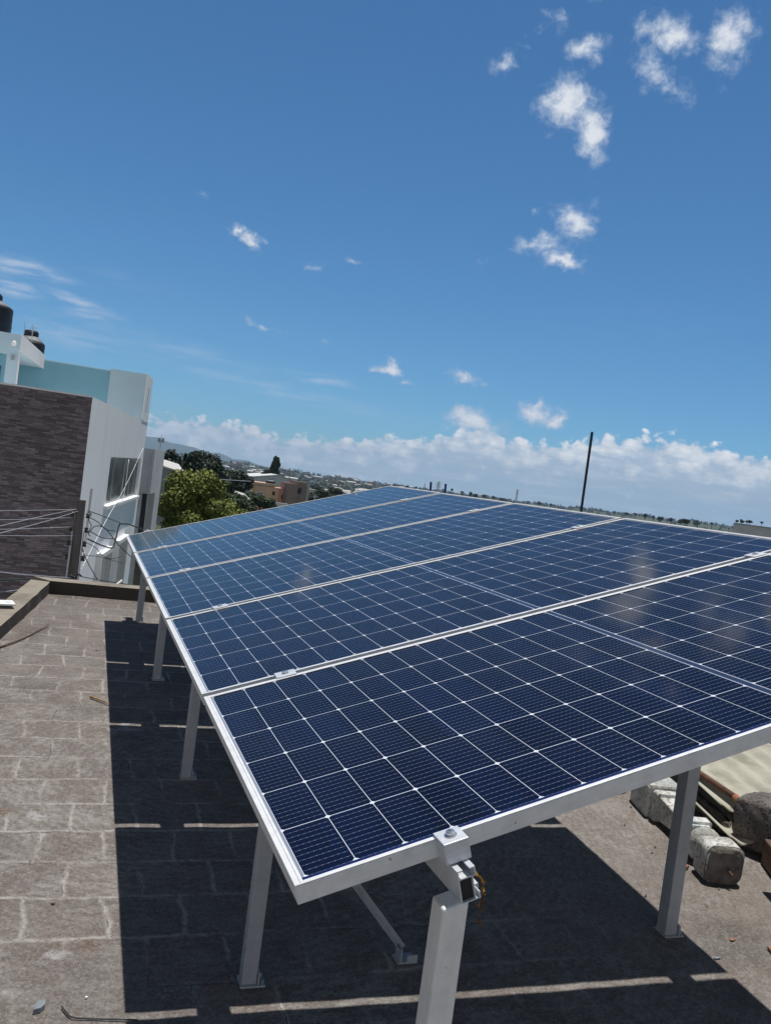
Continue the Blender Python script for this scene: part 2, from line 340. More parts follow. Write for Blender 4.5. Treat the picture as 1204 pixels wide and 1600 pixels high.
# --- roof: brick tiles under worn lime wash
def roof_mat():
    m, t, b = mat('worn_brick_roof', (.2,.17,.15), .93, 0, .2)
    co = ocoord(t)
    wob = t.vm('MULTIPLY', t.vm('SUBTRACT', t.noise(co, 2.2, 4, .6, out='Color'), (.5,.5,.5)), (.11, .06, 0))
    wob2 = t.vm('MULTIPLY', t.vm('SUBTRACT', t.noise(co, 17.0, 3, .6, out='Color'), (.5,.5,.5)), (.022, .016, 0))
    p = t.vm('ADD', t.vm('ADD', t.mapping(co, loc=(.06, .03, 0), rot=(0, 0, R(1.0))), wob), wob2)
    br = t.n.new('ShaderNodeTexBrick'); t.put(br, 'Vector', p)
    br.offset = .5; br.inputs['Scale'].default_value = 1.0
    br.inputs['Brick Width'].default_value = .255; br.inputs['Row Height'].default_value = .245
    br.inputs['Mortar Size'].default_value = .0145; br.inputs['Mortar Smooth'].default_value = 1.0
    br.inputs['Color1'].default_value = (.145,.112,.096,1); br.inputs['Color2'].default_value = (.118,.102,.092,1)
    br.inputs['Mortar'].default_value = (.30,.27,.235,1)
    big = t.noise(co, 1.1, 5, .6); med = t.noise(co, 5.5, 7, .68); fin = t.noise(co, 38, 5, .7); grit = t.noise(co, 160, 3, .7)
    # lime wash worn off in patches and brush sweeps
    sw = t.n.new('ShaderNodeTexWave'); sw.wave_type = 'RINGS'; sw.rings_direction = 'Z'
    t.put(sw, 'Vector', t.mapping(co, loc=(-.25, -2.75, 0))); sw.inputs['Scale'].default_value = 7; sw.inputs['Distortion'].default_value = 9
    sw.inputs['Detail'].default_value = 4; sw.inputs['Detail Scale'].default_value = 2.2; sw.inputs['Detail Roughness'].default_value = .65
    brush = t.noise(t.mapping(co, rot=(0, 0, R(14)), sc=(1, 2.3, 1)), 9, 8, .74, .4)
    wash = t.m('ADD', t.m('ADD', t.m('MULTIPLY', med, .62), t.m('MULTIPLY', brush, .42)), t.m('ADD', t.m('ADD', t.m('MULTIPLY', fin, .62), t.m('MULTIPLY', grit, .44)), t.m('MULTIPLY', sw.outputs['Fac'], .09)))
    washm = t.m('MULTIPLY', t.smooth(wash, .97, 1.24), t.smooth(big, .32, .60, .42, .85))
    screed = t.smooth(t.m('ADD', t.sep(co)[0], t.m('MULTIPLY', t.m('SUBTRACT', med, .5), 1.2)), .9, 1.7)
    mort = t.m('MULTIPLY', t.m('MULTIPLY', t.m('MULTIPLY', br.outputs['Fac'], t.m('SUBTRACT', 1.0, t.m('MULTIPLY', screed, .85))), t.smooth(t.m('ADD', fin, t.m('MULTIPLY', med, .6)), .60, .86, .30, 1.0)), t.smooth(t.noise(t.mapping(co, loc=(9.1, 4.4, 0)), 2.6, 5, .7), .38, .57, .06, 1.0))
    c0 = t.mix(t.smooth(big, .35, .65), br.outputs['Color'], (.135,.120,.108))
    c = t.mix(br.outputs['Fac'], br.outputs['Color'], t.mix(.5, br.outputs['Color'], (.12,.105,.094)))
    brick_only = t.n.new('ShaderNodeTexBrick'); t.put(brick_only, 'Vector', p)
    brick_only.offset = .5; brick_only.inputs['Scale'].default_value = 1.0
    brick_only.inputs['Brick Width'].default_value = .255; brick_only.inputs['Row Height'].default_value = .245
    brick_only.inputs['Mortar Size'].default_value = 0.0
    brick_only.inputs['Color1'].default_value = (.172,.138,.122,1); brick_only.inputs['Color2'].default_value = (.142,.122,.112,1)
    c = t.mix(t.smooth(fin, .35, .7, 0, .5), brick_only.outputs['Color'], (.075,.067,.061))
    c = t.mix(t.m('MULTIPLY', screed, .6), c, (.185,.158,.137))
    c = t.mix(washm, c, (.285,.268,.252))
    c = t.mix(mort, c, (.375,.355,.332))
    ck = t.n.new('ShaderNodeTexBrick'); t.put(ck, 'Vector', t.vm('ADD', p, (.004, .011, 0))); ck.offset = .5; ck.inputs['Scale'].default_value = 1.0
    ck.inputs['Brick Width'].default_value = .255; ck.inputs['Row Height'].default_value = .245; ck.inputs['Mortar Size'].default_value = .0022; ck.inputs['Mortar Smooth'].default_value = .3
    crack = t.m('MULTIPLY', t.m('MULTIPLY', ck.outputs['Fac'], t.m('SUBTRACT', 1.0, screed)), t.smooth(t.noise(t.mapping(co, loc=(5.5, 8.1, 0)), 3.4, 4, .65), .50, .62, 0, .85))
    c = t.mix(crack, c, (.045,.038,.034))
    lime = t.noise(t.mapping(co, loc=(2.4, 6.3, 0)), 2.3, 5, .6)
    c = t.mix(t.m('MULTIPLY', t.smooth(lime, .66, .70, 0, .8), t.smooth(fin, .3, .55)), c, (.37,.365,.37))
    rust = t.noise(t.mapping(co, loc=(3.1, 1.7, 0)), 3.3, 4, .6)
    c = t.mix(t.smooth(rust, .63, .76, 0, .6), c, (.135,.082,.055))
    damp = t.noise(t.mapping(co, loc=(7.7, 2.2, 0)), .8, 6, .65)
    c = t.mix(t.smooth(damp, .55, .72, 0, .5), c, (.052,.046,.041))
    # dirt gathered along the upstand at the far end (a stain of its own)
    yy = t.sep(co)[1]
    dirt = t.m('MULTIPLY', t.smooth(yy, 5.6, 6.5), t.smooth(med, .36, .62))
    c = t.mix(t.m('MULTIPLY', dirt, .75), c, (.055,.046,.038))
    c = t.mix(t.smooth(grit, .56, .66, 0, .62), c, (.050,.044,.041))
    c = t.mix(t.smooth(grit, .42, .30, 0, .55), c, (.31,.295,.28))
    g2 = t.noise(co, 95, 6, .85); g3 = t.noise(t.mapping(co, loc=(1.7, 3.9, 0)), 48, 4, .8)
    c = t.mix(t.smooth(g2, .53, .62, 0, .75), c, t.mix(1.0, c, (.55,.53,.52), 'MULTIPLY'))
    c = t.mix(t.smooth(g2, .47, .39, 0, .70), c, t.mix(.62, c, (.40,.375,.355)))
    c = t.mix(t.smooth(g3, .60, .68, 0, .65), c, (.062,.054,.050))
    c = t.mix(t.smooth(g3, .36, .30, 0, .70), c, (.36,.345,.33))
    t.put(b, 'Base Color', c)
    h = t.m('ADD', t.m('ADD', t.m('MULTIPLY', mort, .5), t.m('MULTIPLY', washm, .4)), t.m('ADD', t.m('MULTIPLY', fin, .55), t.m('MULTIPLY', grit, .3)))
    t.put(b, 'Normal', t.bump(t.m('ADD', h, t.m('MULTIPLY', g2, .8)), .7, .007))
    return m
M['roof'] = roof_mat()
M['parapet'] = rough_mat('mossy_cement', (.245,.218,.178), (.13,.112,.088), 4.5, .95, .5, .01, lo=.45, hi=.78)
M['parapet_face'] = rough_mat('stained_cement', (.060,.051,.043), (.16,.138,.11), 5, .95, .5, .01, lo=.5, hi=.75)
def stone_strip():
    m, t, b = mat('split_stone_cladding', (.1,.09,.09), .85, 0, .3)
    co = ocoord(t); x, y, z = t.sep(co)[:3]
    br = t.n.new('ShaderNodeTexBrick'); t.put(br, 'Vector', t.comb(x, z, 0.0))
    br.inputs['Scale'].default_value = 1; br.inputs['Brick Width'].default_value = .23; br.inputs['Row Height'].default_value = .043
    br.inputs['Mortar Size'].default_value = .003; br.inputs['Bias'].default_value = -.05; br.offset = .43; br.offset_frequency = 2; br.squash = .7; br.squash_frequency = 3
    br.inputs['Color1'].default_value = (.100,.080,.090,1); br.inputs['Color2'].default_value = (.31,.255,.275,1); br.inputs['Mortar'].default_value = (.03,.025,.026,1)
    n = t.noise(co, .9, 4, .6); n2 = t.noise(t.mapping(co, sc=(1, 1, 4)), 6, 4, .6)
    c = t.mix(t.smooth(n2, .35, .7, 0, .5), br.outputs['Color'], (.12,.108,.122))
    c = t.mix(t.smooth(n, .4, .7, 0, .3), c, (.11,.09,.085))
    t.put(b, 'Base Color', c); t.put(b, 'Normal', t.bump(t.m('ADD', br.outputs['Fac'], t.m('MULTIPLY', n2, -1.0)), .6, .02))
    return m
M['stone'] = stone_strip()
M['white'] = rough_mat('white_stucco', (.88,.87,.88), (.80,.785,.80), 1.2, .9, .2, .01, sc=(1.6,1.6,.35), lo=.4, hi=.75)
M['white_clean'] = rough_mat('white_paint', (.76,.76,.76), (.70,.70,.71), 2, .8, .08)
M['cyan'] = rough_mat('aqua_paint', (.24,.48,.585), (.21,.445,.545), .7, .85, .08)
M['pale_cyan'] = rough_mat('pale_aqua_paint', (.50,.65,.73), (.46,.61,.69), .8, .85, .08)
M['pillar_grey'] = rough_mat('pale_grey_stucco', (.62,.60,.61), (.50,.485,.495), 1.3, .9, .15)
def glass(name, c, r=.04):
    m, t, b = mat(name, c, r, 0, .7)
    n = t.noise(ocoord(t), .8, 2, .5); t.put(b, 'Normal', t.bump(n, .02, .05)); return m
M['pane'] = glass('window_glass', (.055,.075,.095), .22)
M['dark_pane'] = glass('dark_door_glass', (.012,.016,.022), .08)
M['alum_dark'] = mat('window_aluminium', (.34,.34,.36), .5, .2)[0]
M['alum_white'] = rough_mat('white_aluminium', (.6,.6,.61), (.52,.52,.54), 4, .5, .02)
M['concrete_pole'] = rough_mat('weathered_pole_concrete', (.085,.078,.074), (.15,.135,.125), 2.5, .9, .4, .01, sc=(1,1,.3))
M['wire_black'] = mat('black_cable', (.018,.018,.022), .6)[0]
M['wire_grey'] = mat('bare_aluminium_wire', (.50,.50,.54), .45, .4)[0]
M['rope_white'] = mat('white_cord', (.72,.72,.74), .8)[0]
M['ceramic'] = mat('brown_insulator', (.05,.03,.025), .3)[0]
M['rust_metal'] = rough_mat('rusted_iron', (.085,.045,.033), (.14,.07,.045), 22, .85, .4, .002)
M['copper_rust'] = rough_mat('orange_rust', (.36,.15,.065), (.27,.11,.05), 30, .85, .3, .002)
M['pipe_dark'] = rough_mat('dark_steel_pipe', (.020,.024,.038), (.035,.036,.05), 12, .5, .1, metal=.2)
M['pipe_blue'] = rough_mat('blue_plastic_pipe', (.018,.055,.20), (.025,.07,.24), 12, .5, .05)
M['sheet'] = rough_mat('weathered_fibre_cement', (.40,.385,.32), (.27,.26,.215), 7, .92, .35, .004, sc=(1.5,.5,1), lo=.38, hi=.68)
M['lava'] = None
def lava():
    m, t, b = mat('porous_lava_block', (.10,.09,.088), .97, 0, .15)
    co = ocoord(t); v = t.n.new('ShaderNodeTexVoronoi'); t.put(v, 'Vector', co); v.inputs['Scale'].default_value = 75; v.inputs['Randomness'].default_value = 1
    n = t.noise(co, 9, 6, .7); s = t.smooth(v.outputs['Distance'], .10, .34)
    c = t.mix(t.smooth(n, .35, .7), (.105,.092,.088), (.19,.17,.162)); c = t.mix(s, (.028,.024,.024), c)
    t.put(b, 'Base Color', c); t.put(b, 'Normal', t.bump(t.m('ADD', s, n), .9, .012)); return m
M['lava'] = lava()
def baluster_mat():
    m, t, b = mat('flaking_white_concrete', (.5,.5,.48), .92, 0, .2)
    co = ocoord(t); n = t.noise(co, 7, 7, .68); f = t.noise(co, 55, 4, .65); g = t.noise(t.mapping(co, loc=(4, 2, 1)), 5, 4, .6)
    c = t.mix(t.smooth(n, .38, .58), (.60,.60,.575), (.36,.35,.325)); c = t.mix(t.smooth(g, .48, .66, 0, .55), c, (.25,.35,.37))
    c = t.mix(t.smooth(f, .52, .66, 0, .8), c, (.10,.09,.08)); c = t.mix(t.smooth(n, .60, .72, 0, .8), c, (.16,.145,.13))
    t.put(b, 'Base Color', c); t.put(b, 'Normal', t.bump(t.m('ADD', n, t.m('MULTIPLY', f, .6)), .7, .008)); return m
M['baluster'] = baluster_mat()
M['bare_concrete'] = rough_mat('broken_concrete', (.17,.15,.135), (.085,.075,.068), 14, .96, .7, .008)
M['clay'] = rough_mat('broken_clay_tile', (.30,.135,.085), (.22,.11,.08), 20, .92, .3, .003)
M['dead_leaf'] = rough_mat('dry_leaf', (.07,.05,.04), (.16,.12,.085), 30, .9, .2, .002)
M['twig'] = rough_mat('dry_stick', (.16,.12,.085), (.09,.07,.05), 30, .9, .2, .002)
M['tan_stick'] = rough_mat('tan_reed', (.36,.24,.13), (.24,.15,.085), 30, .85, .2, .002)
M['yellow'] = mat('yellow_strap', (.42,.25,.03), .6)[0]
M['orange'] = mat('orange_strap', (.24,.10,.03), .6)[0]
M['lid'] = mat('white_lid', (.72,.72,.72), .5)[0]
M['slate'] = rough_mat('grey_blue_pebble', (.16,.18,.21), (.25,.27,.30), 15, .9, .4, .004)

# ------------------------------------------------------------------ the ground, the hills, the mountain
def terrain_h(x, y):
    dx_, dy_ = x - CAM.x, y - CAM.y; d = np.hypot(dx_, dy_); az = np.degrees(np.arctan2(dx_, dy_))
    dip = np.interp(d, [0, 70, 160, 500, 900, 1500, 2500, 3200, 6000, 12000], [-7.4, -7.4, -8.2, -17, -22, -14, 0, -18, -30, -30])
    crest = np.interp(az, [-180, -60, 0, 8, 13, 20, 24, 30, 36, 44, 60, 180], [0, -2, 2, 4.5, 1.5, -1, -2, 1, 5, 10, 8, 0])
    bumpy = 2.2*np.sin(az*1.9+1) + 1.5*np.sin(az*4.3) + 1.1*np.sin(az*9.7 + d*.002)
    k = np.exp(-((d - 2500)/900.0)**2)
    return dip + k*(crest + bumpy*.8) + np.where(d > 150, 1.2*np.sin(x*.013)*np.sin(y*.011 + 1), 0)
def polar(name, rad, azs, hf, m):
    bm = BM(); grid = []
    for r in rad:
        row = []
        for a in azs:
            x = CAM.x + r*math.sin(R(a)); y = CAM.y + r*math.cos(R(a))
            row.append(bm.verts.new((x, y, float(hf(x, y)))))
        grid.append(row)
    for a, b in zip(grid, grid[1:]):
        for i in range(len(azs) - 1): bm.faces.new((a[i], a[i+1], b[i+1], b[i]))
    return obj(name, bm, m, smooth=True)
def ground_mat():
    m, t, b = mat('ground_cover', (.06,.07,.04), .95, 0, .15)
    co = ocoord(t)
    n = t.noise(co, .012, 8, .65); n2 = t.noise(co, .06, 6, .7); n3 = t.noise(co, .0035, 4, .6)
    c = t.ramp(n, [(.30, (.028,.045,.020)), (.46, (.055,.072,.034)), (.56, (.075,.078,.046)), (.70, (.13,.112,.078))])
    c = t.mix(t.smooth(n2, .50, .68, 0, .8), c, (.024,.040,.018)); c = t.mix(t.smooth(n3, .5, .7, 0, .5), c, (.10,.10,.055))
    t.put(b, 'Base Color', c); return m
azs = list(np.arange(-180, -20, 8)) + list(np.arange(-20, 62, .7)) + list(np.arange(62, 181, 7)) + [180]
rad = [.5, 20, 45, 70, 110, 160, 230, 320, 420, 540, 680, 840, 1000, 1200, 1400, 1600, 1800, 2000, 2200, 2350, 2450, 2550, 2700, 2900, 3200, 4000, 6000, 9500]
g = polar('ground', rad, azs, terrain_h, ground_mat()); g['kind'] = 'structure'
def mountain_h(x, y):
    az = np.degrees(np.arctan2(x - CAM.x, y - CAM.y)); d = np.hypot(x - CAM.x, y - CAM.y)
    top = np.interp(az, [-30, -16, -8, -2, 2, 4, 7.6, 9.5, 11.5, 14, 20], [.15, .5, 1.3, 1.75, 1.45, 1.02, .62, .40, .14, -.12, -.5])
    hz = CAM.z + 8200*math.tan(R(1))*top + 9*np.sin(az*3.1) + 5*np.sin(az*8.3+1)
    return -60 + (hz + 60)*np.exp(-((d - 8200)/1100.0)**2)
mm_ = rough_mat('forest_mountain', (.030,.045,.030), (.055,.065,.040), .004, .95, 0)
mo = polar('mountain', [6000, 6600, 7200, 7600, 7900, 8100, 8200, 8300, 8600, 9300], list(np.arange(-30, 20.1, .5)), mountain_h, mm_); mo['kind'] = 'structure'

# street and pavement between the two buildings
asphalt = rough_mat('concrete_paving', (.34,.33,.31), (.25,.24,.23), 1.5, .95, .3)
bm = BM(); box(bm, (-40, 8.6, -7.6), (40, 16.3, -7.33)); o = obj('street', bm, asphalt); o['kind'] = 'structure'
bm = BM(); box(bm, (-40, 16.3, -7.6), (6, 18.8, -7.2)); box(bm, (-40, 6.9, -7.6), (40, 8.6, -7.2)); o = obj('pavement', bm, rough_mat('pavement_concrete', (.42,.41,.39), (.33,.32,.31), 3, .95, .3)); o['kind'] = 'structure'

# ------------------------------------------------------------------ our roof
house = empty('flat_roof_house', (0, 0, -7.4), label='flat-roofed house of weathered brick tiles carrying the solar panels', cat='house')
HZ = 7.4
def hz(bm):
    bmesh.ops.translate(bm, verts=bm.verts[:], vec=(0, 0, HZ)); return bm
RC = [(-3.2, -6.0), (-1.62, -0.3), (-0.94, 3.9), (-0.78, 4.9), (-0.52, 6.50), (0.26, 6.37), (7.5, 6.0), (7.5, -6.0)]   # inner line of the upstand
bm = BM()
outer = [(-4.2, -6.2), (-0.66, 6.66), (7.7, 6.16), (7.7, -6.2)]
# the deck: gridded, with a very slight unevenness so that shadow edges are not ruled lines
nx, ny = 110, 120
vs = [[None]*(ny+1) for _ in range(nx+1)]
for i in range(nx+1):
    for j in range(ny+1):
        y = -6.1 + 12.72*j/ny; xl = -4.15 + (y + 6.1)/12.72*3.55; x = xl + (7.6 - xl)*i/nx
        z = roof_z(y) + .002*math.sin(x*3.3+y*2.1) + .0012*math.sin(y*25.6+.6*math.sin(x*9)) + .0012*math.sin(x*24+1.3+2*math.sin(y*4))
        vs[i][j] = bm.verts.new((x, y, z))
for i in range(nx):
    for j in range(ny): bm.faces.new((vs[i][j], vs[i+1][j], vs[i+1][j+1], vs[i][j+1]))
deck = obj('roof_deck', bm, M['roof'], smooth=True); deck.parent = house; deck.location = (0, 0, HZ)
def upstand(pts_in, pts_out, hh):
    bm = BM(); n = len(pts_in); ring = []
    for (a, b) in zip(pts_in, pts_out):
        za = roof_z(a[1]); zb = roof_z(b[1])
        ring.append([bm.verts.new((a[0], a[1], za - .3)), bm.verts.new((a[0], a[1], za + hh)), bm.verts.new((b[0], b[1], za + hh + .004)), bm.verts.new((b[0], b[1], za - .3))])
    for r0, r1 in zip(ring, ring[1:]):
        for k in range(4):
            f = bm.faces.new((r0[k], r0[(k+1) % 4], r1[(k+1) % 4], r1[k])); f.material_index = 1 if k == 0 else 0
    bm.faces.new(ring[0]); bm.faces.new(ring[-1][::-1])
    return bm
def subdiv(p, q, n): return [(p[0] + (q[0]-p[0])*i/n + random.uniform(-.004,.004), p[1] + (q[1]-p[1])*i/n + random.uniform(-.003,.003)) for i in range(n+1)]
li = subdiv((-2.9, -6.1), (-0.78, 4.9), 40)[:-1] + subdiv((-0.78, 4.9), (-0.528, 6.49), 12)
lo_ = [(x - .155, y + .03) for x, y in li]
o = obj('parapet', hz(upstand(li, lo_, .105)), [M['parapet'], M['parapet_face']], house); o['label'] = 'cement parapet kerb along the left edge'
fi = subdiv((-0.532, 6.503), (7.5, 5.95), 46)
fo = [(x + (-.14 if k == 0 else 0), y + .165) for k, (x, y) in enumerate(fi)]
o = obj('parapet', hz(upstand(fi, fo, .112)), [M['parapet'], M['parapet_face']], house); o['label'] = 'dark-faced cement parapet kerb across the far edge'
bm = BM(); hexa(bm, [(-4.1,-6.1,-7.45),(-.64,6.58,-7.45),(7.6,6.05,-7.45),(7.6,-6.1,-7.45)], [(-4.1,-6.1,-1.42),(-.64,6.58,-.86),(7.6,6.05,-.86),(7.6,-6.1,-1.42)])
obj('wall', hz(bm), M['pillar_grey'], house)

# ------------------------------------------------------------------ the solar array
TILT = R(17.2)
AP = Matrix.Rotation(-TILT, 4, 'Y')                     # panel frame (u, v, n) to world
def uvn(u, v, n): return AP @ Vector((u, v, n))
FH = .035
panel = empty('solar_panel')
bm = BM()
LS, LL = .0165, .0095
# four frame members with lip on top, web at the rim and flange below
for x0, x1 in ((0, 1), (PL, -1)):
    box(bm, (min(x0, x0+x1*LS), 0, -.0025), (max(x0, x0+x1*LS), PW, 0))
    box(bm, (min(x0, x0+x1*.0022), 0, -FH), (max(x0, x0+x1*.0022), PW, -.0025))
    box(bm, (min(x0+x1*.0022, x0+x1*.03), .0022, -FH), (max(x0+x1*.0022, x0+x1*.03), PW-.0022, -FH+.002))
    # raised ridge on the short-side lip
    box(bm, (min(x0+x1*.0105, x0+x1*.0125), .004, 0), (max(x0+x1*.0105, x0+x1*.0125), PW-.004, .0012))
for y0, s in ((0, 1), (PW, -1)):
    LQ = LL if s > 0 else .0165
    box(bm, (LS, min(y0, y0+s*LQ), -.0025), (PL-LS, max(y0, y0+s*LQ), -.0002))
    box(bm, (.0022, min(y0, y0+s*.0022), -FH), (PL-.0022, max(y0, y0+s*.0022), -.0027))
    box(bm, (.031, min(y0+s*.0022, y0+s*.03), -FH), (PL-.031, max(y0+s*.0022, y0+s*.03), -FH+.002))
obj('frame', bm, M['frame'], panel, bevel=.0009, seg=2)
bm = BM(); box(bm, (.003, .003, -.0085), (PL-.003, PW-.003, -.0030))
obj('glass', bm, M['solar'], panel)
bm = BM(); box(bm, (PL/2-.05, PW-.11, -.026), (PL/2+.05, PW-.05, -.009)); obj('junction_box', bm, M['black_plastic'], panel, bevel=.004)
PLAB = ['nearest solar panel of the array, deep blue, its silver lower frame toward the viewer',
        'second solar panel from the near end, dark blue cells, just beyond the nearest one',
        'middle solar panel of the five, third row up, mid blue with fine white cell lines',
        'fourth solar panel from the near end, paler blue, second from the far edge',
        'farthest solar panel of the array, pale blue with its upper edge against the town']
for i in range(5):
    p = panel if i == 0 else copy_tree(panel)
    p.location = uvn(random.uniform(-.0015,.0015), i*(PW+GAP), 0); p.rotation_euler = (R(random.uniform(-.05,.05)), -TILT + R(random.uniform(-.04,.04)), 0)
    tag(p, PLAB[i], 'solar panel', 'solar panels of the rooftop array')

# rails: hollow extrusion with a T slot on top and one on the side
def rail_bm(length):
    bm = BM(); t = .0022; w2 = .017; wr = .011; h = .060
    box(bm, (-w2, 0, -h), (wr, length, -h+t))                         # bottom
    box(bm, (-w2, 0, -h+t), (-w2+t, length, 0))                       # left web, full height
    box(bm, (wr-t, 0, -h+t), (wr, length, -.0168))                    # right web of the hollow
    box(bm, (w2-t, 0, -.0168), (w2, length, 0)); box(bm, (wr, 0, -.0168), (w2-t, length, -.0146))
    box(bm, (wr, 0, -h), (w2+.003, length, -h+t)); box(bm, (w2+.001, 0, -h+t), (w2+.003, length, -.048))
    box(bm, (wr, 0, -.034), (w2+.001, length, -.032)); box(bm, (w2-.001, 0, -.041), (w2+.001, length, -.034))   # side slot lips
    box(bm, (-w2+t, 0, -.0168), (wr-t, length, -.0146))               # slot floor
    box(bm, (-w2+t, 0, -t), (-.0065, length, 0)); box(bm, (.0065, 0, -t), (w2-t, length, 0))   # slot lips
    box(bm, (-w2+t, length-.004, -h+t), (wr-t, length, -.0168))       # closed far end
    return bm
RV0 = -.062; RLEN = 5.95
SK = math.atan2(-.0172, 1.0)
def rail_u(base, v): return base - .0172*v
RAILS = []
for base, lab in ((.282, 'aluminium mounting rail with open black end under the low left edge of the panels'),
                  (2.068, 'aluminium mounting rail under the raised right side of the panels')):
    e = empty('mounting_rail', uvn(rail_u(base, RV0), RV0, -FH-.0005), (0, -TILT, 0), lab, 'rail', 'rails under the solar panels')
    o = obj('extrusion', rail_bm(RLEN), M['clamp'], e, rot=(0, 0, -SK))
    bm = BM(); box(bm, (-.0147, .006, -.0577), (.0087, .010, -.0170)); obj('hollow_shade', bm, M['black_plastic'], e)  # black sheet stands in for the deep shade inside the hollow
    RAILS.append(e)

# clamps
mc = empty('mid_clamp')
bm = BM(); box(bm, (-.031, -.025, .0005), (.031, .025, .0045)); box(bm, (-.028, -.0075, -.02), (-.025, .0075, .0005)); box(bm, (.025, -.0075, -.02), (.028, .0075, .0005))
obj('plate', bm, M['clamp'], mc, bevel=.0012)
bm = BM(); lathe(bm, [(.0085, .0045), (.0085, .0105), (.006, .0115)], 6); lathe(bm, [(.011, .0045), (.011, .006)], 20)
obj('bolt', bm, M['bolt'], mc)
SIDE = ['left rail', 'right rail']; GN = ['first gap from the near edge', 'second gap from the near edge', 'third gap from the near edge', 'last gap before the farthest panel']
first = True
for s, base in enumerate((.282, 2.068)):
    for i in range(1, 5):
        c = mc if first else copy_tree(mc); first = False
        v = i*(PW+GAP) - GAP/2
        c.location = uvn(rail_u(base, v) - .012, v, 0); c.rotation_euler = (0, -TILT, 0)
        c.rotation_euler = (AP @ Matrix.Rotation(R(random.uniform(-4, 4)), 4, 'Z')).to_euler()
        tag(c, 'small silver clamp on the %s in the %s' % (SIDE[s], GN[i-1]), 'clamp', 'clamps between the solar panels')
def end_clamp(loc, flip, lab):
    e = empty('end_clamp', loc, (AP @ Matrix.Rotation(math.pi if flip else 0, 4, 'Z')).to_euler(), lab, 'clamp')
    bm = BM()
    box(bm, (-.024, -.038, .0005), (.024, .011, .0050))                # top plate
    box(bm, (-.024, -.038, -.034), (.024, -.0335, .0005))              # front leg
    box(bm, (-.024, -.0335, -.034), (-.020, -.003, .0005))             # left cheek
    obj('bracket', bm, M['clamp'], e, bevel=.0014)
    bm = BM(); lathe(bm, [(.0115, .005), (.0115, .0066)], 20, (0, -.014, 0)); lathe(bm, [(.0078, .0066), (.0078, .0125), (.0065, .0138), (.003, .0138), (.0025, .011)], 20, (0, -.014, 0))
    obj('bolt', bm, M['bolt'], e)
    return e
end_clamp(uvn(.282, 0, 0), False, 'folded aluminium end clamp with one bolt gripping the near frame edge')
end_clamp(uvn(2.068, 0, 0), False, 'aluminium end clamp on the near frame edge at the raised right rail')
for base, l in ((.282, 'left'), (2.068, 'right')):
    v = 5*PW+4*GAP
    end_clamp(uvn(rail_u(base, v) - .012, v, 0), True, 'small silver end clamp on the far frame edge at the %s rail' % l)

# posts
def post(x, y, sz, lab, near=False):
    zt = x*math.tan(TILT) - (FH + .060)/math.cos(TILT) + .002
    zb = roof_z(y)
    e = empty('support_post', (x, y, zb), (0, 0, R(random.uniform(-1.2, 1.2))), lab, 'post', 'posts carrying the solar array')
    h = sz/2; bm = BM(); sl_ = math.tan(TILT)
    bot = [(-h, -h, .004), (h, -h, .004), (h, h, .004), (-h, h, .004)]
    topv = [(px, py, zt - zb + px*sl_ - .002) for px, py, _ in bot]
    hexa(bm, bot, topv)
    obj('tube', bm, M['post_lit'] if near else M['post'], e, bevel=.004, seg=3)
    bm = BM(); box(bm, (-h-.004, -h-.012, 0), (h+.026, h+.006, .006)); box(bm, (h+.001, -h-.01, .006), (h+.006, h+.005, .045))
    obj('base_plate', bm, M['post'], e, bevel=.0015)
    for by in (-h+.004, h-.008):
        bm = BM(); lathe(bm, [(.008, .006), (.008, .013), (.006, .015)], 6, (h+.016, by, 0)); obj('bolt', bm, M['bolt'], e)
    return e
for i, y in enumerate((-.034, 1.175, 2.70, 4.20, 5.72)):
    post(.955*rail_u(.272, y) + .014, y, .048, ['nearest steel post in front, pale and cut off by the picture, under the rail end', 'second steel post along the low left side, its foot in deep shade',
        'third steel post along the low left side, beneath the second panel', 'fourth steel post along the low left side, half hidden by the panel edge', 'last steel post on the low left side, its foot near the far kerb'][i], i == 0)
for i, y in enumerate((1.275, 2.70, 4.20, 5.72)):
    post(.955*rail_u(2.03, y) - .005, y, .056, ['tall steel post at the raised right side beside the white baluster', 'second tall steel post under the raised right rail', 'third tall steel post under the raised right rail', 'farthest tall steel post under the raised right rail'][i])
e = empty('diagonal_brace', (.785, 1.23, roof_z(1.23)), label='thin diagonal steel brace with bolted foot in the shade under the near panel', cat='brace')
bm = BM(); a = Vector((0, 0, .025)); b_ = Vector((-.50, -.02, .60)); d = (b_ - a)
Mb = Matrix.Translation(a) @ d.to_track_quat('Z', 'Y').to_matrix().to_4x4()
box(bm, (-.013, -.0015, 0), (.013, .0015, d.length), Mb); box(bm, (-.013, .0015, 0), (-.010, .024, d.length), Mb)
obj('angle_bar', bm, M['post'], e)
bm = BM(); box(bm, (-.02, -.03, 0), (.05, .026, .006)); box(bm, (-.012, -.03, .006), (-.007, .022, .05)); box(bm, (.012, -.03, .006), (.05, -.024, .028)); obj('foot', bm, M['post'], e, bevel=.001)
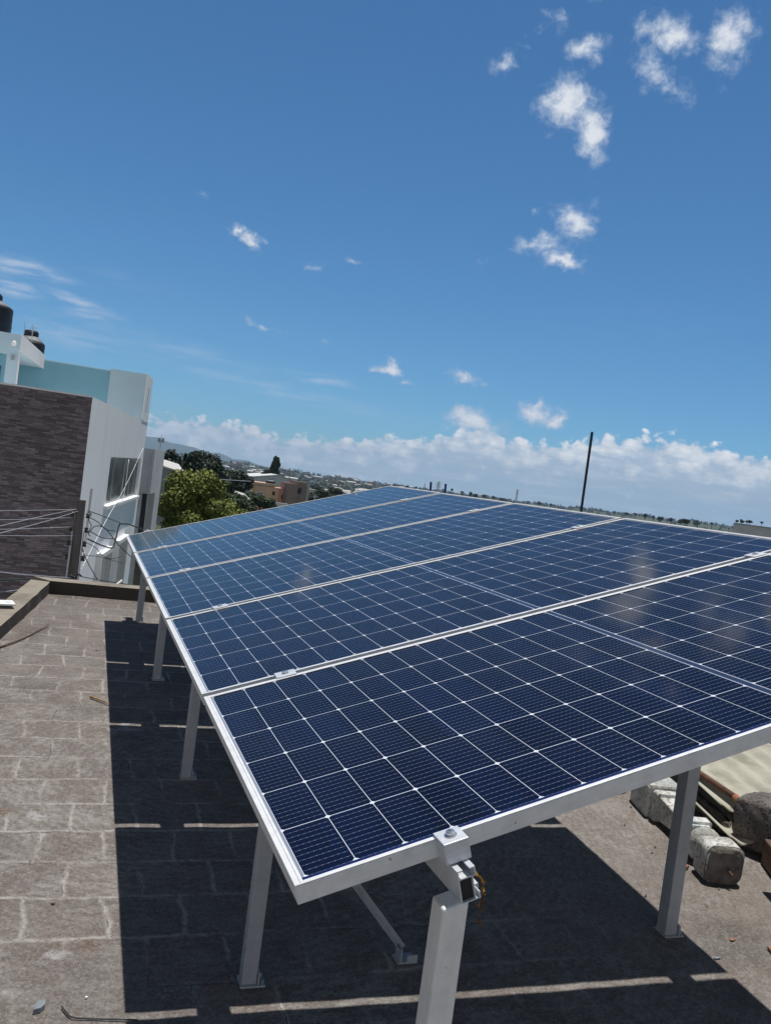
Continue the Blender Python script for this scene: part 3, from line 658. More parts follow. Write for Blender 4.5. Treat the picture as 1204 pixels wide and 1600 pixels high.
# strap behind the rail end
sp = [uvn(.312, -.03, -.070), uvn(.322, -.035, -.085), uvn(.318, -.035, -.105), uvn(.325, -.02, -.12), uvn(.310, -.03, -.135), uvn(.305, -.03, -.165)]
e = empty('plastic_strap', sp[0], label='crumpled yellow and orange plastic strap behind the rail end', cat='strap')
def ribbon(bm, pts, wd):
    pr = None
    for i, p in enumerate(pts):
        ww = Vector((.3*math.sin(i*.9), .5, .5*math.cos(i*1.3))).normalized()*wd
        q = (bm.verts.new(p - ww), bm.verts.new(p + ww))
        if pr: bm.faces.new((pr[0], pr[1], q[1], q[0]))
        pr = q
    r_ = bmesh.ops.solidify(bm, geom=bm.faces[:], thickness=.0008)
spl = spline([p - sp[0] for p in sp], 6)
bm = BM(); ribbon(bm, spl[:12], .006); obj('yellow_end', bm, M['yellow'], e)
bm = BM(); ribbon(bm, spl[11:], .0045); obj('orange_end', bm, M['orange'], e)

# ------------------------------------------------------------------ things on the roof
def axis_mat(a, b):
    d = (b - a).normalized(); z = Vector((0, 0, 1)); x = d.cross(z).normalized(); zz = x.cross(d)
    return Matrix(((x.x, d.x, zz.x, a.x), (x.y, d.y, zz.y, a.y), (x.z, d.z, zz.z, a.z), (0, 0, 0, 1)))   # local y runs along the piece
def jitter(bm, amt, seed=0):
    rr = random.Random(seed)
    for v in bm.verts: v.co += Vector((rr.uniform(-1,1), rr.uniform(-1,1), rr.uniform(-1,1)))*amt
def rough_block(sx, sy, sz, amt, cuts=5, seed=1, rnd=.12):
    bm = BM(); bmesh.ops.create_cube(bm, size=1.0)
    bmesh.ops.subdivide_edges(bm, edges=bm.edges[:], cuts=cuts, use_grid_fill=True)
    for v in bm.verts:
        c = v.co; k = max(abs(c.x), abs(c.y), abs(c.z)); l = c.length
        v.co = c.lerp(c/l*.62, rnd); v.co = Vector((v.co.x*sx, v.co.y*sy, v.co.z*sz))
    jitter(bm, amt, seed); return bm
# baluster: squared ends, a ball and a tapered body
bz = lambda y: roof_z(y) + .082
a = Vector((2.455, 1.58, bz(1.58))); b_ = Vector((2.665, 2.42, bz(2.42)))
e = empty('baluster', (0, 0, 0), label='fallen white-painted concrete baluster with squared ends and a ball, lying on the roof', cat='baluster')
e.matrix_world = axis_mat(a, b_)
def sq_ring(y, hw, rnd, n=5):
    pts = []
    for cx, cz, a0 in ((1,1,0), (-1,1,90), (-1,-1,180), (1,-1,270)):
        for k in range(n):
            t = R(a0 + 90*k/(n-1)); pts.append((cx*(hw-rnd) + rnd*math.cos(t), y, cz*(hw-rnd) + rnd*math.sin(t)))
    return pts
def loft(bm, rings):
    V = [[bm.verts.new(p) for p in r] for r in rings]; n = len(V[0])
    for A_, B_ in zip(V, V[1:]):
        for i in range(n): bm.faces.new((A_[i], A_[(i+1) % n], B_[(i+1) % n], B_[i]))
    bm.faces.new(V[0][::-1]); bm.faces.new(V[-1])
bm = BM(); loft(bm, [sq_ring(y, h, r) for y, h, r in ((0,.078,.045),(.004,.084,.045),(.02,.088,.042),(.06,.088,.038),(.10,.088,.036),(.118,.084,.03),(.122,.05,.03),(.146,.030,.02))]); jitter(bm, .0016, 3)
obj('end_block', bm, M['baluster'], e, smooth=True)
bm = BM(); rings = []
for k in range(13):
    t = k/12; rr_ = .026 + .058*math.sin(math.pi*t)**.8; y = .146 + .118*t
    rings.append([(rr_*math.cos(2*math.pi*i/28), y, rr_*math.sin(2*math.pi*i/28)) for i in range(28)])
loft(bm, rings); jitter(bm, .001, 4); obj('ball', bm, M['baluster'], e, smooth=True)
bm = BM(); loft(bm, [sq_ring(y, h, r) for y, h, r in ((.264,.036,.015),(.270,.060,.015),(.284,.062,.015),(.288,.074,.016),(.338,.076,.016),(.344,.070,.012),(.348,.054,.010),(.372,.052,.010),(.376,.044,.008),(.58,.060,.008),(.584,.074,.010),(.628,.077,.010),(.632,.068,.008),(.646,.067,.008))]); jitter(bm, .0013, 5)
obj('tapered_body', bm, M['baluster'], e)
bm = BM(); loft(bm, [sq_ring(y, h, r, 4) for y, h, r in ((.647,.080,.02),(.655,.089,.016),(.72,.091,.014),(.80,.090,.014),(.86,.089,.016),(.868,.078,.02))]); jitter(bm, .0022, 6)
obj('base_block', bm, M['baluster'], e)
bm = BM(); loft(bm, [sq_ring(y, h, .045) for y, h in ((-.009,.046),(-.008,.066),(-.003,.080),(.012,.0895))]); jitter(bm, .0024, 8); obj('broken_face', bm, M['bare_concrete'], e)
bm = BM(); tube(bm, [(.01, -.004, -.005), (.012, -.02, -.012), (.02, -.035, -.022)], .007, 7); obj('rebar_stub', bm, M['rust_metal'], e)

# corrugated sheets resting a hand above the roof
SD = Vector((.24, .97, .047)).normalized(); SX = Vector((.97, -.24, 0)).normalized()
def sheet(name, corner, width, length, lab, seed, lift=0, amp=.017, per=.146):
    rr = random.Random(seed); bm = BM(); nu = int(width/per*10); nv = 26; G = []
    for i in range(nu+1):
        row = []
        for j in range(nv+1):
            u = width*i/nu; v = length*j/nv + .004*math.sin(i*1.3)
            z = amp*math.cos(2*math.pi*u/per) + lift*v + .004*math.sin(v*5+u*3)
            row.append(bm.verts.new(corner + SX*u + SD*v + Vector((0, 0, z))))
        G.append(row)
    for i in range(nu):
        for j in range(nv): bm.faces.new((G[i][j], G[i+1][j], G[i+1][j+1], G[i][j+1]))
    bmesh.ops.recalc_face_normals(bm, faces=bm.faces[:]); bmesh.ops.solidify(bm, geom=bm.faces[:], thickness=.007)
    o = obj(name, bm, M['sheet'], smooth=True); tag(o, lab, 'roofing sheet'); return o
sheet('corrugated_sheet', Vector((2.80, 2.02, -.712)), .92, 2.2, 'upper corrugated fibre-cement roofing sheet, pale grey, carrying the rusty pipe', 1)
sheet('corrugated_sheet', Vector((3.70, 1.80, -.725)), 1.0, 2.2, 'pale corrugated fibre-cement sheet lying to the right, past a dark seam', 2)
sheet('corrugated_sheet', Vector((2.715, 1.84, -.80)), .9, 2.1, 'lower corrugated sheet showing only a sunlit strip under the upper one', 3)
for k, (x, y) in enumerate(((3.45, 2.0), (3.55, 3.3), (4.3, 2.2))):
    bm = rough_block(.30, .18, .075, .002, 3, 20+k, .03); o = obj('concrete_block', bm, M['bare_concrete'], loc=(x, y, roof_z(y)+.036)); tag(o, 'flat concrete block hidden in the shade under the corrugated sheets', 'block', 'blocks propping the sheets')
bm = rough_block(.34, .27, .24, .005, 9, 5, .30); o = obj('lava_block', bm, M['lava'], smooth=True, loc=(3.0, 1.86, -.735), rot=(R(-4), R(3), R(20))); tag(o, 'porous grey volcanic building block at the near end of the corrugated sheets', 'block')
bm = BM(); pa = at_z(1084, 1203, -.675); pb = at_z(1148, 1246, -.675); tube(bm, [pa + (pa-pb)*1.2, pa, pb], .0165, 12)
e = empty('rusty_pipe', pb, label='rusty brown pipe with a bright orange end on the corrugated sheet', cat='pipe')
bmesh.ops.translate(bm, verts=bm.verts[:], vec=-pb); obj('pipe_body', bm, M['rust_metal'], e, smooth=True)
pc = at_z(1164, 1260, -.675); bm = BM(); tube(bm, [Vector((0,0,0)), pc - pb], .0185, 12); obj('orange_end', bm, M['copper_rust'], e, smooth=True)
bm = rough_block(.075, .42, .065, .008, 7, 9, .3); o = obj('rubble_stone', bm, M['bare_concrete'], smooth=True, loc=(2.90, 2.20, roof_z(2.2)+.05), rot=(R(2), R(6), R(-15))); tag(o, 'long rough strip of broken concrete between baluster and sheets', 'rubble')
bm = BM(); box(bm, (-.06, -.6, 0), (.06, .14, .12)); o = obj('wooden_beam', bm, rough_mat('weathered_beam', (.11,.065,.05), (.17,.12,.095), 9, .9, .4, .004, sc=(4,.6,4)), loc=(2.83, 1.60, roof_z(1.6)+.004), rot=(R(2.8), 0, R(-24)), bevel=.006)
tag(o, 'reddish brown old timber beam cut off at the right picture edge', 'beam')
e = empty('shade_blocker', (2.95, 1.2, roof_z(1.2)), (0, 0, R(-15)), 'added unseen bench beyond the right picture edge, shading the roof beside the beam', 'blocker')  # added out of view, only to throw shade on the roof by the beam
M['blocker'] = rough_mat('grey_weathered_plank', (.16,.13,.10), (.09,.075,.06), 8, .9, .4, .004, sc=(3,.5,3))
bm = BM()
for k in range(3): box(bm, (-.36+.245*k, -.62, .44), (-.36+.245*k+.238, .27, .475))
obj('blocker_top', bm, M['blocker'], e, bevel=.004)
for lx in (-.22, .30):
    for ly in (-.56, .18): bm = BM(); box(bm, (lx-.025, ly-.025, -.03), (lx+.025, ly+.025, .439)); obj('leg', bm, M['blocker'], e)
bm = rough_block(.15, .13, .09, .01, 5, 31, .35); o = obj('rubble_stone', bm, M['bare_concrete'], smooth=True, loc=(2.56, 2.58, roof_z(2.58)+.03), rot=(0, 0, .4)); tag(o, 'dark lump of broken mortar behind the far end of the baluster', 'rubble')
bm = rough_block(.22, .14, .12, .012, 5, 33, .35); o = obj('rubble_stone', bm, M['bare_concrete'], smooth=True, loc=(2.88, 2.72, roof_z(2.72)+.04), rot=(0, 0, 1.0)); tag(o, 'larger grey rubble lump under the panel edge behind the baluster', 'rubble')
def shard(px, py, sx, sy, rot, lab, m, name='tile_shard', cat='shard', th=.012, seed=0, group=None):
    p = on_roof(px, py); rr = random.Random(seed); bm = BM()
    n = 6; pts = [(sx*math.cos(2*math.pi*k/n)*rr.uniform(.7,1.1), sy*math.sin(2*math.pi*k/n)*rr.uniform(.7,1.1)) for k in range(n)]
    hexa(bm, [(x, y, 0) for x, y in pts], [(x*.94, y*.94, th*rr.uniform(.8,1.1)) for x, y in pts])
    o = obj(name, bm, m, loc=(p.x, p.y, p.z+.004), rot=(R(3), R(-3), rot)); tag(o, lab, cat, group); return o
shard(1065, 1357, .045, .03, .6, 'orange clay tile chip at the foot of the baluster, beside the right post', M['clay'], seed=1)
shard(1143, 1470, .016, .009, .2, 'tiny orange clay chip on the bare roof right of the shadow', M['clay'], th=.003, seed=2)
shard(1206, 1488, .034, .02, 1.2, 'reddish clay tile chip at the right picture edge', M['clay'], th=.009, seed=3)
shard(1120, 1499, .020, .007, .1, 'dark curled leaf on the roof just right of the array shadow', M['slate'], 'dry_leaf', 'leaf', .004, 4)
LV = [(930, 1337, 'one dry dark leaf just outside the shadow corner under the near panel'), (1008, 1400, 'one dry dark leaf left of the right post'), (1023, 1324, 'dry leaf bit near the middle of the baluster'), (1018, 1333, 'second dry leaf bit beside the post, below the first'), (1122, 1390, 'thin dry leaf in front of the baluster end'), (1103, 1416, 'dry leaf speck between post and timber beam'), (975, 1290, 'dry leaf speck beyond the post in full sun'), (985, 1262, 'dark leaf scrap at the baluster far end')]
for k, (x, y, l) in enumerate(LV): shard(x, y, .014, .0045, random.uniform(0, 3), l, M['dead_leaf'], 'dry_leaf', 'leaf', .0016, 40+k, 'dry leaves on the roof')
shard(62, 1578, .026, .015, .9, 'grey-blue stone chip on the tiles at the lower left', M['slate'], 'stone_chip', 'stone', .016, 9)
shard(83, 1414, .008, .004, .3, 'tiny dark leaf scrap on the sunlit tiles at left', M['dead_leaf'], 'dry_leaf', 'leaf', .004, 10)
shard(135, 1562, .005, .004, .3, 'tiny white pebble near the curled cable', M['lid'], 'pebble', 'pebble', .005, 11)
shard(151, 1017+0, .012, .008, .3, 'small pale flake beside the far end of the array shadow', M['slate'], 'stone_chip', 'stone', .006, 12)
def stick(pts, r, lab, m, name, cat, r1=None):
    P = [on_roof(*q) + Vector((0, 0, r + .006)) for q in pts]; c = P[0].copy()
    bm = BM(); tube(bm, [p - c for p in spline(P, 6)], r, 7, r1); o = obj(name, bm, m, smooth=True, loc=c); tag(o, lab, cat); return o
stick([(0, 1014), (36, 1000), (76, 979)], .007, 'long thin dry stick near the left kerb', M['twig'], 'stick', 'stick', .004)
stick([(141, 1092), (158, 1098), (172, 1104)], .008, 'short tan reed piece crossing into the shadow edge', M['tan_stick'], 'stick', 'stick', .003)
stick([(96, 1577), (104, 1587), (113, 1594), (140, 1596), (175, 1597), (215, 1598)], .0022, 'thin dark curled cable at the bottom left corner', M['wire_black'], 'cable', 'cable')
p = at_z(5, 943, roof_z(5.9)+.108); bm = BM(); box(bm, (-.14, -.07, 0), (.075, .06, .014)); box(bm, (.02, -.02, .014), (.05, .0, .02)); o = obj('plastic_plate', bm, M['lid'], loc=(p.x, p.y, p.z), rot=(R(2.5), 0, R(14)), bevel=.004); tag(o, 'flat white plastic plate lying on the left kerb', 'plate')
# tall pipe and two blue rods behind the array
def rod(px0, px1, Y, r, m, lab, name, rz0=True):
    t = at_y(*px1, Y); bx = at_y(*px0, Y); dd = (t - bx)/(t.z - bx.z); z0 = roof_z(Y)
    foot = bx + dd*(z0 - bx.z); bm = BM(); tube(bm, [Vector((0,0,0)), t - foot], r, 10); lathe(bm, [(r*1.5, 0), (r*1.5, .012)], 12)
    o = obj(name, bm, m, loc=foot, smooth=False); tag(o, lab, name.replace('_', ' ')); return o
rod((908, 793), (924.5, 675), 6.05, .0135, M['pipe_dark'], 'tall dark leaning pipe standing on the roof behind the array', 'steel_pipe')
rod((672, 767), (673, 753), 6.1, .011, M['pipe_blue'], 'left of two short blue rods showing above the panel edge', 'blue_rod')
rod((695, 769), (696, 756), 6.1, .011, M['pipe_blue'], 'right of two short blue rods showing above the panel edge', 'blue_rod')

# ------------------------------------------------------------------ the brick-fronted building
D = 20.0
C0 = AE(.32, 0, D); hd = R(9.6); HV = Vector((math.sin(hd), math.cos(hd), 0)); NV = Vector((math.cos(hd), -math.sin(hd), 0))
def wall_s(az): t = math.tan(R(az)); return D*(t - math.tan(R(.32)))/(math.sin(hd) - math.cos(hd)*t)
SW = wall_s(3.83)
ZT = CAM.z + D*math.tan(R(3.03)); ZD = ZT - .75; ZG = -7.25
bld = empty('apartment_building', (C0.x, C0.y, ZG), label='three-storey house with dark split-stone front, white side wall and aqua rooftop rooms', cat='building')
inv = Matrix.Translation((-C0.x, -C0.y, -ZG))
def bobj(name, bm, m, parent=bld, **k):
    if parent is bld: bmesh.ops.transform(bm, matrix=inv, verts=bm.verts[:])
    return obj(name, bm, m, parent, **k)
WM = Matrix(((HV.x, -NV.x, 0, C0.x), (HV.y, -NV.y, 0, C0.y), (0, 0, 1, 0), (0, 0, 0, 1)))     # local x along the side wall, -y outwards, z height
C1 = C0 + HV*SW
XL = C0.x - 15
# white side wall with real openings
def wall_px(x, y):                         # photo point to (s, z) on the side wall
    d = ray(x, y); k = (C0 - CAM).dot(NV)/d.dot(NV); p = CAM + d*k; return ((p - C0).dot(HV), p.z)
def holed_wall(bm, s0, s1, z0, z1, holes, depth=.14):
    ss = sorted({s0, s1, *[h[0] for h in holes], *[h[1] for h in holes]}); zz = sorted({z0, z1, *[h[2] for h in holes], *[h[3] for h in holes]})
    for i in range(len(ss)-1):
        for j in range(len(zz)-1):
            a, b2, c, d2 = ss[i], ss[i+1], zz[j], zz[j+1]
            if any(h[0] <= a and b2 <= h[1] and h[2] <= c and d2 <= h[3] for h in holes): continue
            bm.faces.new([bm.verts.new(q) for q in ((a,0,c),(b2,0,c),(b2,0,d2),(a,0,d2))])
    for a, b2, c, d2 in holes:
        for q in (((a,0,c),(a,depth,c),(a,depth,d2),(a,0,d2)), ((b2,0,c),(b2,0,d2),(b2,depth,d2),(b2,depth,c)), ((a,0,c),(b2,0,c),(b2,depth,c),(a,depth,c)), ((a,0,d2),(a,depth,d2),(b2,depth,d2),(b2,0,d2))):
            bm.faces.new([bm.verts.new(p) for p in q])
wz1 = CAM.z + 24*math.tan(R(-.60)); wz0 = CAM.z + 24*math.tan(R(-3.72))
sA = wall_s(1.86); sB = wall_s(3.70)
w1 = (wall_s(1.74), wall_s(2.32), -4.6, -2.25); w2 = (wall_s(2.72), wall_s(3.22), -4.8, -2.2)
slit = (wall_s(.86), wall_s(1.0), -1.9, -.35)
HO = [(sA, sB, wz0, wz1), w1, w2, slit]
bm = BM(); holed_wall(bm, 0.0, SW, ZG, ZT, HO, .16)
# roof deck, back and far walls of the body (closed behind the openings)
bmesh.ops.transform(bm, matrix=WM, verts=bm.verts[:])
bobj('side_wall', bm, M['white'])
bm = BM()
inn = [(XL, C0.y+.05), (C0.x-.02, C0.y+.05), tuple((C0 - NV*.30)[:2]), tuple((C1 - NV*.30)[:2]), (XL, C1.y)]
inn = [(XL, C0.y+.06), tuple((C0 - NV*.32 + HV*.06)[:2]), tuple((C1 - NV*.32 - HV*.02)[:2]), (XL, C1.y-.02)]
prism(bm, inn, ZG, ZD); bobj('core_wall', bm, M['white_clean'])
bm = BM(); box(bm, (XL, C0.y-.05, ZG), (C0.x, C0.y+.055, ZT-.03)); bobj('stone_front', bm, M['stone'])
bm = BM(); box(bm, (XL, C0.y-.07, ZT-.028), (C0.x+.01, C0.y+.14, ZT+.012)); bobj('coping', bm, M['white_clean'])
bm = BM(); box(bm, (.15, .004, ZD), (SW, .16, ZT-.003), WM)
bobj('parapet', bm, M['white'])
def window(s0, s1, z0, z1, verts, sill=True, fr=.05, glassm='pane', frm='alum_dark'):
    f = BM()
    for a, b2, c, d2 in [(s0, s1, z0, z0+fr), (s0, s1, z1-fr, z1), (s0, s0+fr, z0+fr, z1-fr), (s1-fr, s1, z0+fr, z1-fr)] + [(v-fw/2, v+fw/2, z0+fr, z1-fr) for v, fw in verts]:
        box(f, (a, .075, c), (b2, .13, d2), WM)
    wf = bobj('window', f, M[frm])
    g2 = BM(); box(g2, (s0+.01, .098, z0+.01), (s1-.01, .106, z1-.01), WM); bmesh.ops.transform(g2, matrix=inv, verts=g2.verts[:])
    obj('pane', g2, M[glassm], wf)
    if sill:
        g2 = BM(); box(g2, (s0-.25, -.10, z0-.09), (s1+.15, .05, z0-.005), WM); bmesh.ops.transform(g2, matrix=inv, verts=g2.verts[:]); obj('sill', g2, M['white_clean'], wf)
    return wf
smid = wall_s(2.93)
window(sA, sB, wz0, wz1, [(smid, .26), (wall_s(2.3), .09), (wall_s(3.3), .09)])
window(*w1, [(w1[0] + (w1[1]-w1[0])*.5, .22)], False); window(*w2, [(w2[0] + (w2[1]-w2[0])*.62, .2)], False); window(*slit, [], False, .03, 'dark_pane')
for h in (w1, w2):                          # protruding surrounds
    bm = BM(); box(bm, (h[0]-.12, -.16, h[2]), (h[0]-.003, 0, h[3]+.12), WM); box(bm, (h[1]+.003, -.16, h[2]), (h[1]+.14, 0, h[3]+.12), WM); box(bm, (h[0]-.003, -.16, h[3]+.003), (h[1]+.003, 0, h[3]+.12), WM)
    bobj('window_surround', bm, M['white_clean'])
# roof-top block at the end of the parapet, with a slit on its side
dS = D*1.508
bl = AE(1.20, 0, dS); br_ = AE(3.47, 0, dS); zb4 = CAM.z + dS*math.tan(R(4.97))
s_front = (br_ - C0).dot(HV)
bm = BM(); foot4 = [(bl.x, dS+CAM.y), (br_.x, dS+CAM.y), tuple((C0 + HV*SW)[:2]), (bl.x, (C0 + HV*SW).y)]
hexa(bm, [(x, y, ZD) for x, y in foot4], [(x, y, zb4) for x, y in foot4]); bobj('roof_block', bm, M['pale_cyan'])
sb = s_front; sl2 = SW - sb
bm = BM(); box(bm, (sb-.002, -.012, ZT-.01), (SW+.002, .05, zb4+.004), WM); bobj('block_side', bm, M['white'])
bm = BM(); box(bm, (sb+sl2*.40, -.016, ZT+.34), (sb+sl2*.56, -.013, zb4-.40), WM); bobj('slit_window', bm, M['dark_pane'])
zc = CAM.z + dS*math.tan(R(4.80))
bm = BM(); box(bm, (XL+.5, dS+CAM.y+.02, ZD), (bl.x-.003, dS+CAM.y+.22, zc)); bobj('terrace_wall', bm, M['cyan'])
bm = BM(); box(bm, (XL+.5, dS+CAM.y+.0, zc), (bl.x-.003, dS+CAM.y+.24, zc+.03)); bobj('coping', bm, M['pale_cyan'])
# covered room on the left with a flat slab
dn = 25.1
pn = AE(-4.19, 0, dn); pf = AE(-2.76, 0, dS)
zs1 = CAM.z + dn*math.tan(R(6.10)); zs0 = CAM.z + dn*math.tan(R(5.16))
fs = [(XL+.5, pn.y), (pn.x, pn.y), (pf.x, dS+CAM.y-.01), (XL+.5, dS+CAM.y-.01)]
bm = BM(); hexa(bm, [(x, y, zs0) for x, y in fs], [(x, y, zs1) for x, y in fs]); bobj('roof_slab', bm, M['pale_cyan'])
dd = Vector((pf.x-pn.x, dS+CAM.y-.01-pn.y, 0)); Ld = dd.length; dd.normalize(); nn = Vector((dd.y, -dd.x, 0))
FM = Matrix(((dd.x, -nn.x, 0, pn.x), (dd.y, -nn.y, 0, pn.y), (0, 0, 1, 0), (0, 0, 0, 1)))
bm = BM(); box(bm, (-.02, -.03, zs0-.01), (Ld, -.002, zs1+.01), FM); bobj('fascia', bm, M['white_clean'])
cl0 = AE(-4.86, 0, dn); cl1 = AE(-4.22, 0, dn)
bm = BM(); box(bm, (cl0.x, pn.y+.02, ZD), (cl1.x, pn.y+.32, zs0)); bobj('column', bm, M['pale_cyan'])
bm = BM(); box(bm, (cl1.x+.002, pn.y+.01, ZD), (cl1.x+.03, pn.y+.30, zs0)); bobj('column_edge', bm, M['white_clean'])
dr = 27.0
bm = BM(); rx1 = AE(-4.9, 0, dr).x; box(bm, (XL+.6, dr+CAM.y, ZD), (rx1, dr+CAM.y+.2, zs0)); bobj('room_wall', bm, M['cyan'])
bm = BM(); wx0 = AE(-5.32, 0, dr).x; wx1 = AE(-5.1, 0, dr).x; box(bm, (wx0, dr+CAM.y-.02, ZD+.2), (wx1, dr+CAM.y-.004, zs0-.35)); bobj('window', bm, M['dark_pane'])
bm = BM(); q = AE(-4.52, 6.0-.55, dn); lathe(bm, [(.04, -.05), (.07, 0), (.05, .06), (.02, .09)], 14, (q.x, pn.y-.07, q.z)); box(bm, (q.x-.03, pn.y-.07, q.z+.02), (q.x+.03, pn.y-.004, q.z+.05)); bobj('wall_lamp', bm, M['lid'])
bm = BM(); box(bm, (q.x-.04, pn.y-.04, q.z-.42), (q.x+.04, pn.y-.004, q.z-.30)); bobj('wall_lamp', bm, M['alum_dark'])

# tanks and aerials on that roof
def tank(c, r, hb, lab, hs=.42):
    e = empty('water_tank', c, label=lab, cat='water tank', group='black water tanks on the aqua roof')
    bm = BM(); prof = [(r*.97, 0)]
    for k in range(4):
        z = hb*(k+.5)/4; prof += [(r, z-.06), (r*1.012, z), (r, z+.06)]
    prof += [(r, hb-.02), (r*.985, hb)]
    lathe(bm, prof, 40); obj('body', bm, M['black_plastic'], e, smooth=True)
    bm = BM(); lathe(bm, [(r*.985, hb+.001), (r*.80, hb+hs*.42), (r*.52, hb+hs*.9), (r*.46, hb+hs)], 40); obj('shoulder', bm, M['tank_grey'], e, smooth=True)
    bm = BM(); lathe(bm, [(r*.46, hb+hs+.001), (r*.50, hb+hs+.01), (r*.50, hb+hs+.12), (r*.42, hb+hs+.18)], 30); obj('lid', bm, M['black_plastic'], e)
    return e
dt = 26.4; rt = .62; tx = AE(-4.81, 0, dt).x - rt
zsh = CAM.z + dt*math.tan(R(7.52)); tank((tx, CAM.y+dt+.2, zs1+.002), rt, zsh - zs1, 'big black water tank at the left picture edge, grey shoulder and black lid', .20)
dt2 = 30.9; rt2 = .46; tx2 = AE(-2.78, 0, dt2).x - rt2
tank((tx2, CAM.y+dt2, zs1-.5), rt2, CAM.z+dt2*math.tan(R(5.72)) - zs1 + .5, 'smaller black water tank half hidden behind the white slab edge', .22)
bm = BM(); box(bm, (tx2-.7, CAM.y+dt2-.55, ZD), (tx2+.55, CAM.y+dt2+.6, zs1-.502)); bobj('tank_plinth', bm, M['white_clean'])
def aerial(px0, px1, d, r, lab):
    a_ = at_d(*px0, d); b2 = at_d(*px1, d); bm = BM(); tube(bm, [Vector((0,0,0)), b2-a_], r, 6)
    if 'fork' in lab:
        for z in (.72, .82): box(bm, (-.10, -.008, (b2-a_).z*z), (.10, .008, (b2-a_).z*z+.015)); 
    o = obj('aerial', bm, M['wire_grey'], loc=a_); tag(o, lab, 'aerial'); return o
aerial((38, 521), (39, 504), 25.6, .010, 'thin straight rod standing by the aqua roof corner')
aerial((50, 533), (52, 507), 29.0, .014, 'thin fork-topped aerial in front of the smaller tank')

# ------------------------------------------------------------------ white neighbour with the tall pier
dA = 33.5
def axy(az, d): q = AE(az, 0, d); return (q.x, q.y)
f0 = axy(3.97, dA); f1 = axy(4.52, dA); f2 = axy(5.13, dA+4.2)
za1 = CAM.z + dA*math.tan(R(.25)); za0 = CAM.z + dA*math.tan(R(-2.68)); 
wh = empty('white_house', (f0[0], f0[1], ZG), label='pale white house behind the side wall, with a tall projecting pier over dark glazing', cat='house')
winv = Matrix.Translation((-f0[0], -f0[1], -ZG))
def wobj(name, bm, m, **k): bmesh.ops.transform(bm, matrix=winv, verts=bm.verts[:]); return obj(name, bm, m, wh, **k)
bm = BM(); ft = [(f0[0]-.9, f0[1]), f1, f2, (f2[0]-2.5, f2[1]+.4)]
hexa(bm, [(x, y, za0) for x, y in ft], [(x, y, za1) for x, y in ft]); wobj('upper_block', bm, M['pillar_grey'])
bm = BM(); q0 = axy(4.83, dA+2.0); q1 = axy(5.13, dA+4.2); g0 = axy(4.62, dA+2.05)
hexa(bm, [(q0[0]-.26, q0[1], ZG), (q0[0], q0[1], ZG), (q1[0]-.002, q1[1]-.002, ZG), (q1[0]-.55, q1[1], ZG)], [(q0[0]-.26, q0[1], za0-.002), (q0[0], q0[1], za0-.002), (q1[0]-.002, q1[1]-.002, za0-.002), (q1[0]-.55, q1[1], za0-.002)]); wobj('pier', bm, M['pillar_grey'])
bm = BM(); box(bm, (f0[0]-.9, f0[1]+1.6, ZG), (q0[0]-.28, f0[1]+1.64, za0-.002)); wobj('glazing', bm, M['dark_pane'])
bm = BM(); r0 = axy(3.72, dA+.4); r1 = axy(3.98, dA+.4); box(bm, (r0[0], r0[1], ZG), (r1[0]+.05, r1[1]+.9, za0-.002)); wobj('pier', bm, M['pillar_grey'])
bm = BM(); zl = CAM.z + dA*math.tan(R(-6.2)); box(bm, (r1[0]+.05, f0[1]+.9, ZG), (q0[0]-.28, f0[1]+1.2, zl)); wobj('lower_wall', bm, M['pillar_grey'])
bm = BM(); lx0 = axy(3.66, dA)[0]; box(bm, (lx0+.35, f0[1]+.87, zl-2.0), (lx0+1.0, f0[1]+.895, zl-.25)); wobj('door', bm, M['dark_pane'])
bm = BM(); box(bm, (lx0+.28, f0[1]+.85, zl-2.0), (lx0+.345, f0[1]+.89, zl-.18)); box(bm, (lx0+.28, f0[1]+.85, zl-.245), (lx0+1.07, f0[1]+.89, zl-.18)); wobj('door_frame', bm, M['alum_white'])
bm = BM(); tube(bm, [AE(4.42, .15, dA-.05), AE(4.40, -2.7, dA-.05), AE(4.43, -5.4, dA+.2)], .022, 6); wobj('downpipe', bm, M['alum_white'])

# ------------------------------------------------------------------ utility pole and its wires
PD = 16.2
pt = AE(.43, -3.55, PD); e = empty('utility_pole', (pt.x, pt.y, -7.25), label='dark weathered concrete utility pole in front of the stone-clad corner', cat='pole')
bm = BM(); lathe(bm, [(.125, 0), (.072, pt.z+7.25)], 8); obj('shaft', bm, M['concrete_pole'], e)
bm = BM()
for s in (-1, 1): box(bm, (s*.098-.012, -.012, 5.05), (s*.098+.012, .012, 6.35))
obj('rack', bm, M['wire_grey'], e)
for k in range(4):
    for s in (-1, 1):
        bm = BM(); z = pt.z + 7.25 - .27 - .26*k; lathe(bm, [(.028, -.045), (.04, -.03), (.024, 0), (.04, .03), (.028, .045)], 12, (s*.135, -.02, z)); obj('insulator', bm, M['ceramic'], e, smooth=True)
bm = BM(); box(bm, (-.20, -.13, 5.05), (.16, -.10, 5.12)); box(bm, (-.17, -.18, 4.80), (.13, -.10, 5.0)); obj('junction_box', bm, M['black_plastic'], e)
bm = BM(); tube(bm, [(-.13, -.09, 4.2), (-.105, -.09, 5.4), (-.10, -.08, 6.1)], .018, 6); obj('riser_cable', bm, M['wire_grey'], e)
def wire(pts, r, m, lab, group=None, name='cable', cat='cable', n=8):
    P = spline(pts, n); c = P[0].copy(); bm = BM(); tube(bm, [p - c for p in P], r, 6); o = obj(name, bm, m, smooth=True, loc=c); tag(o, lab, cat, group); return o
def W_(*pp): return [at_d(x, y, d) for x, y, d in pp]
GL = 'line wires running left from the pole'
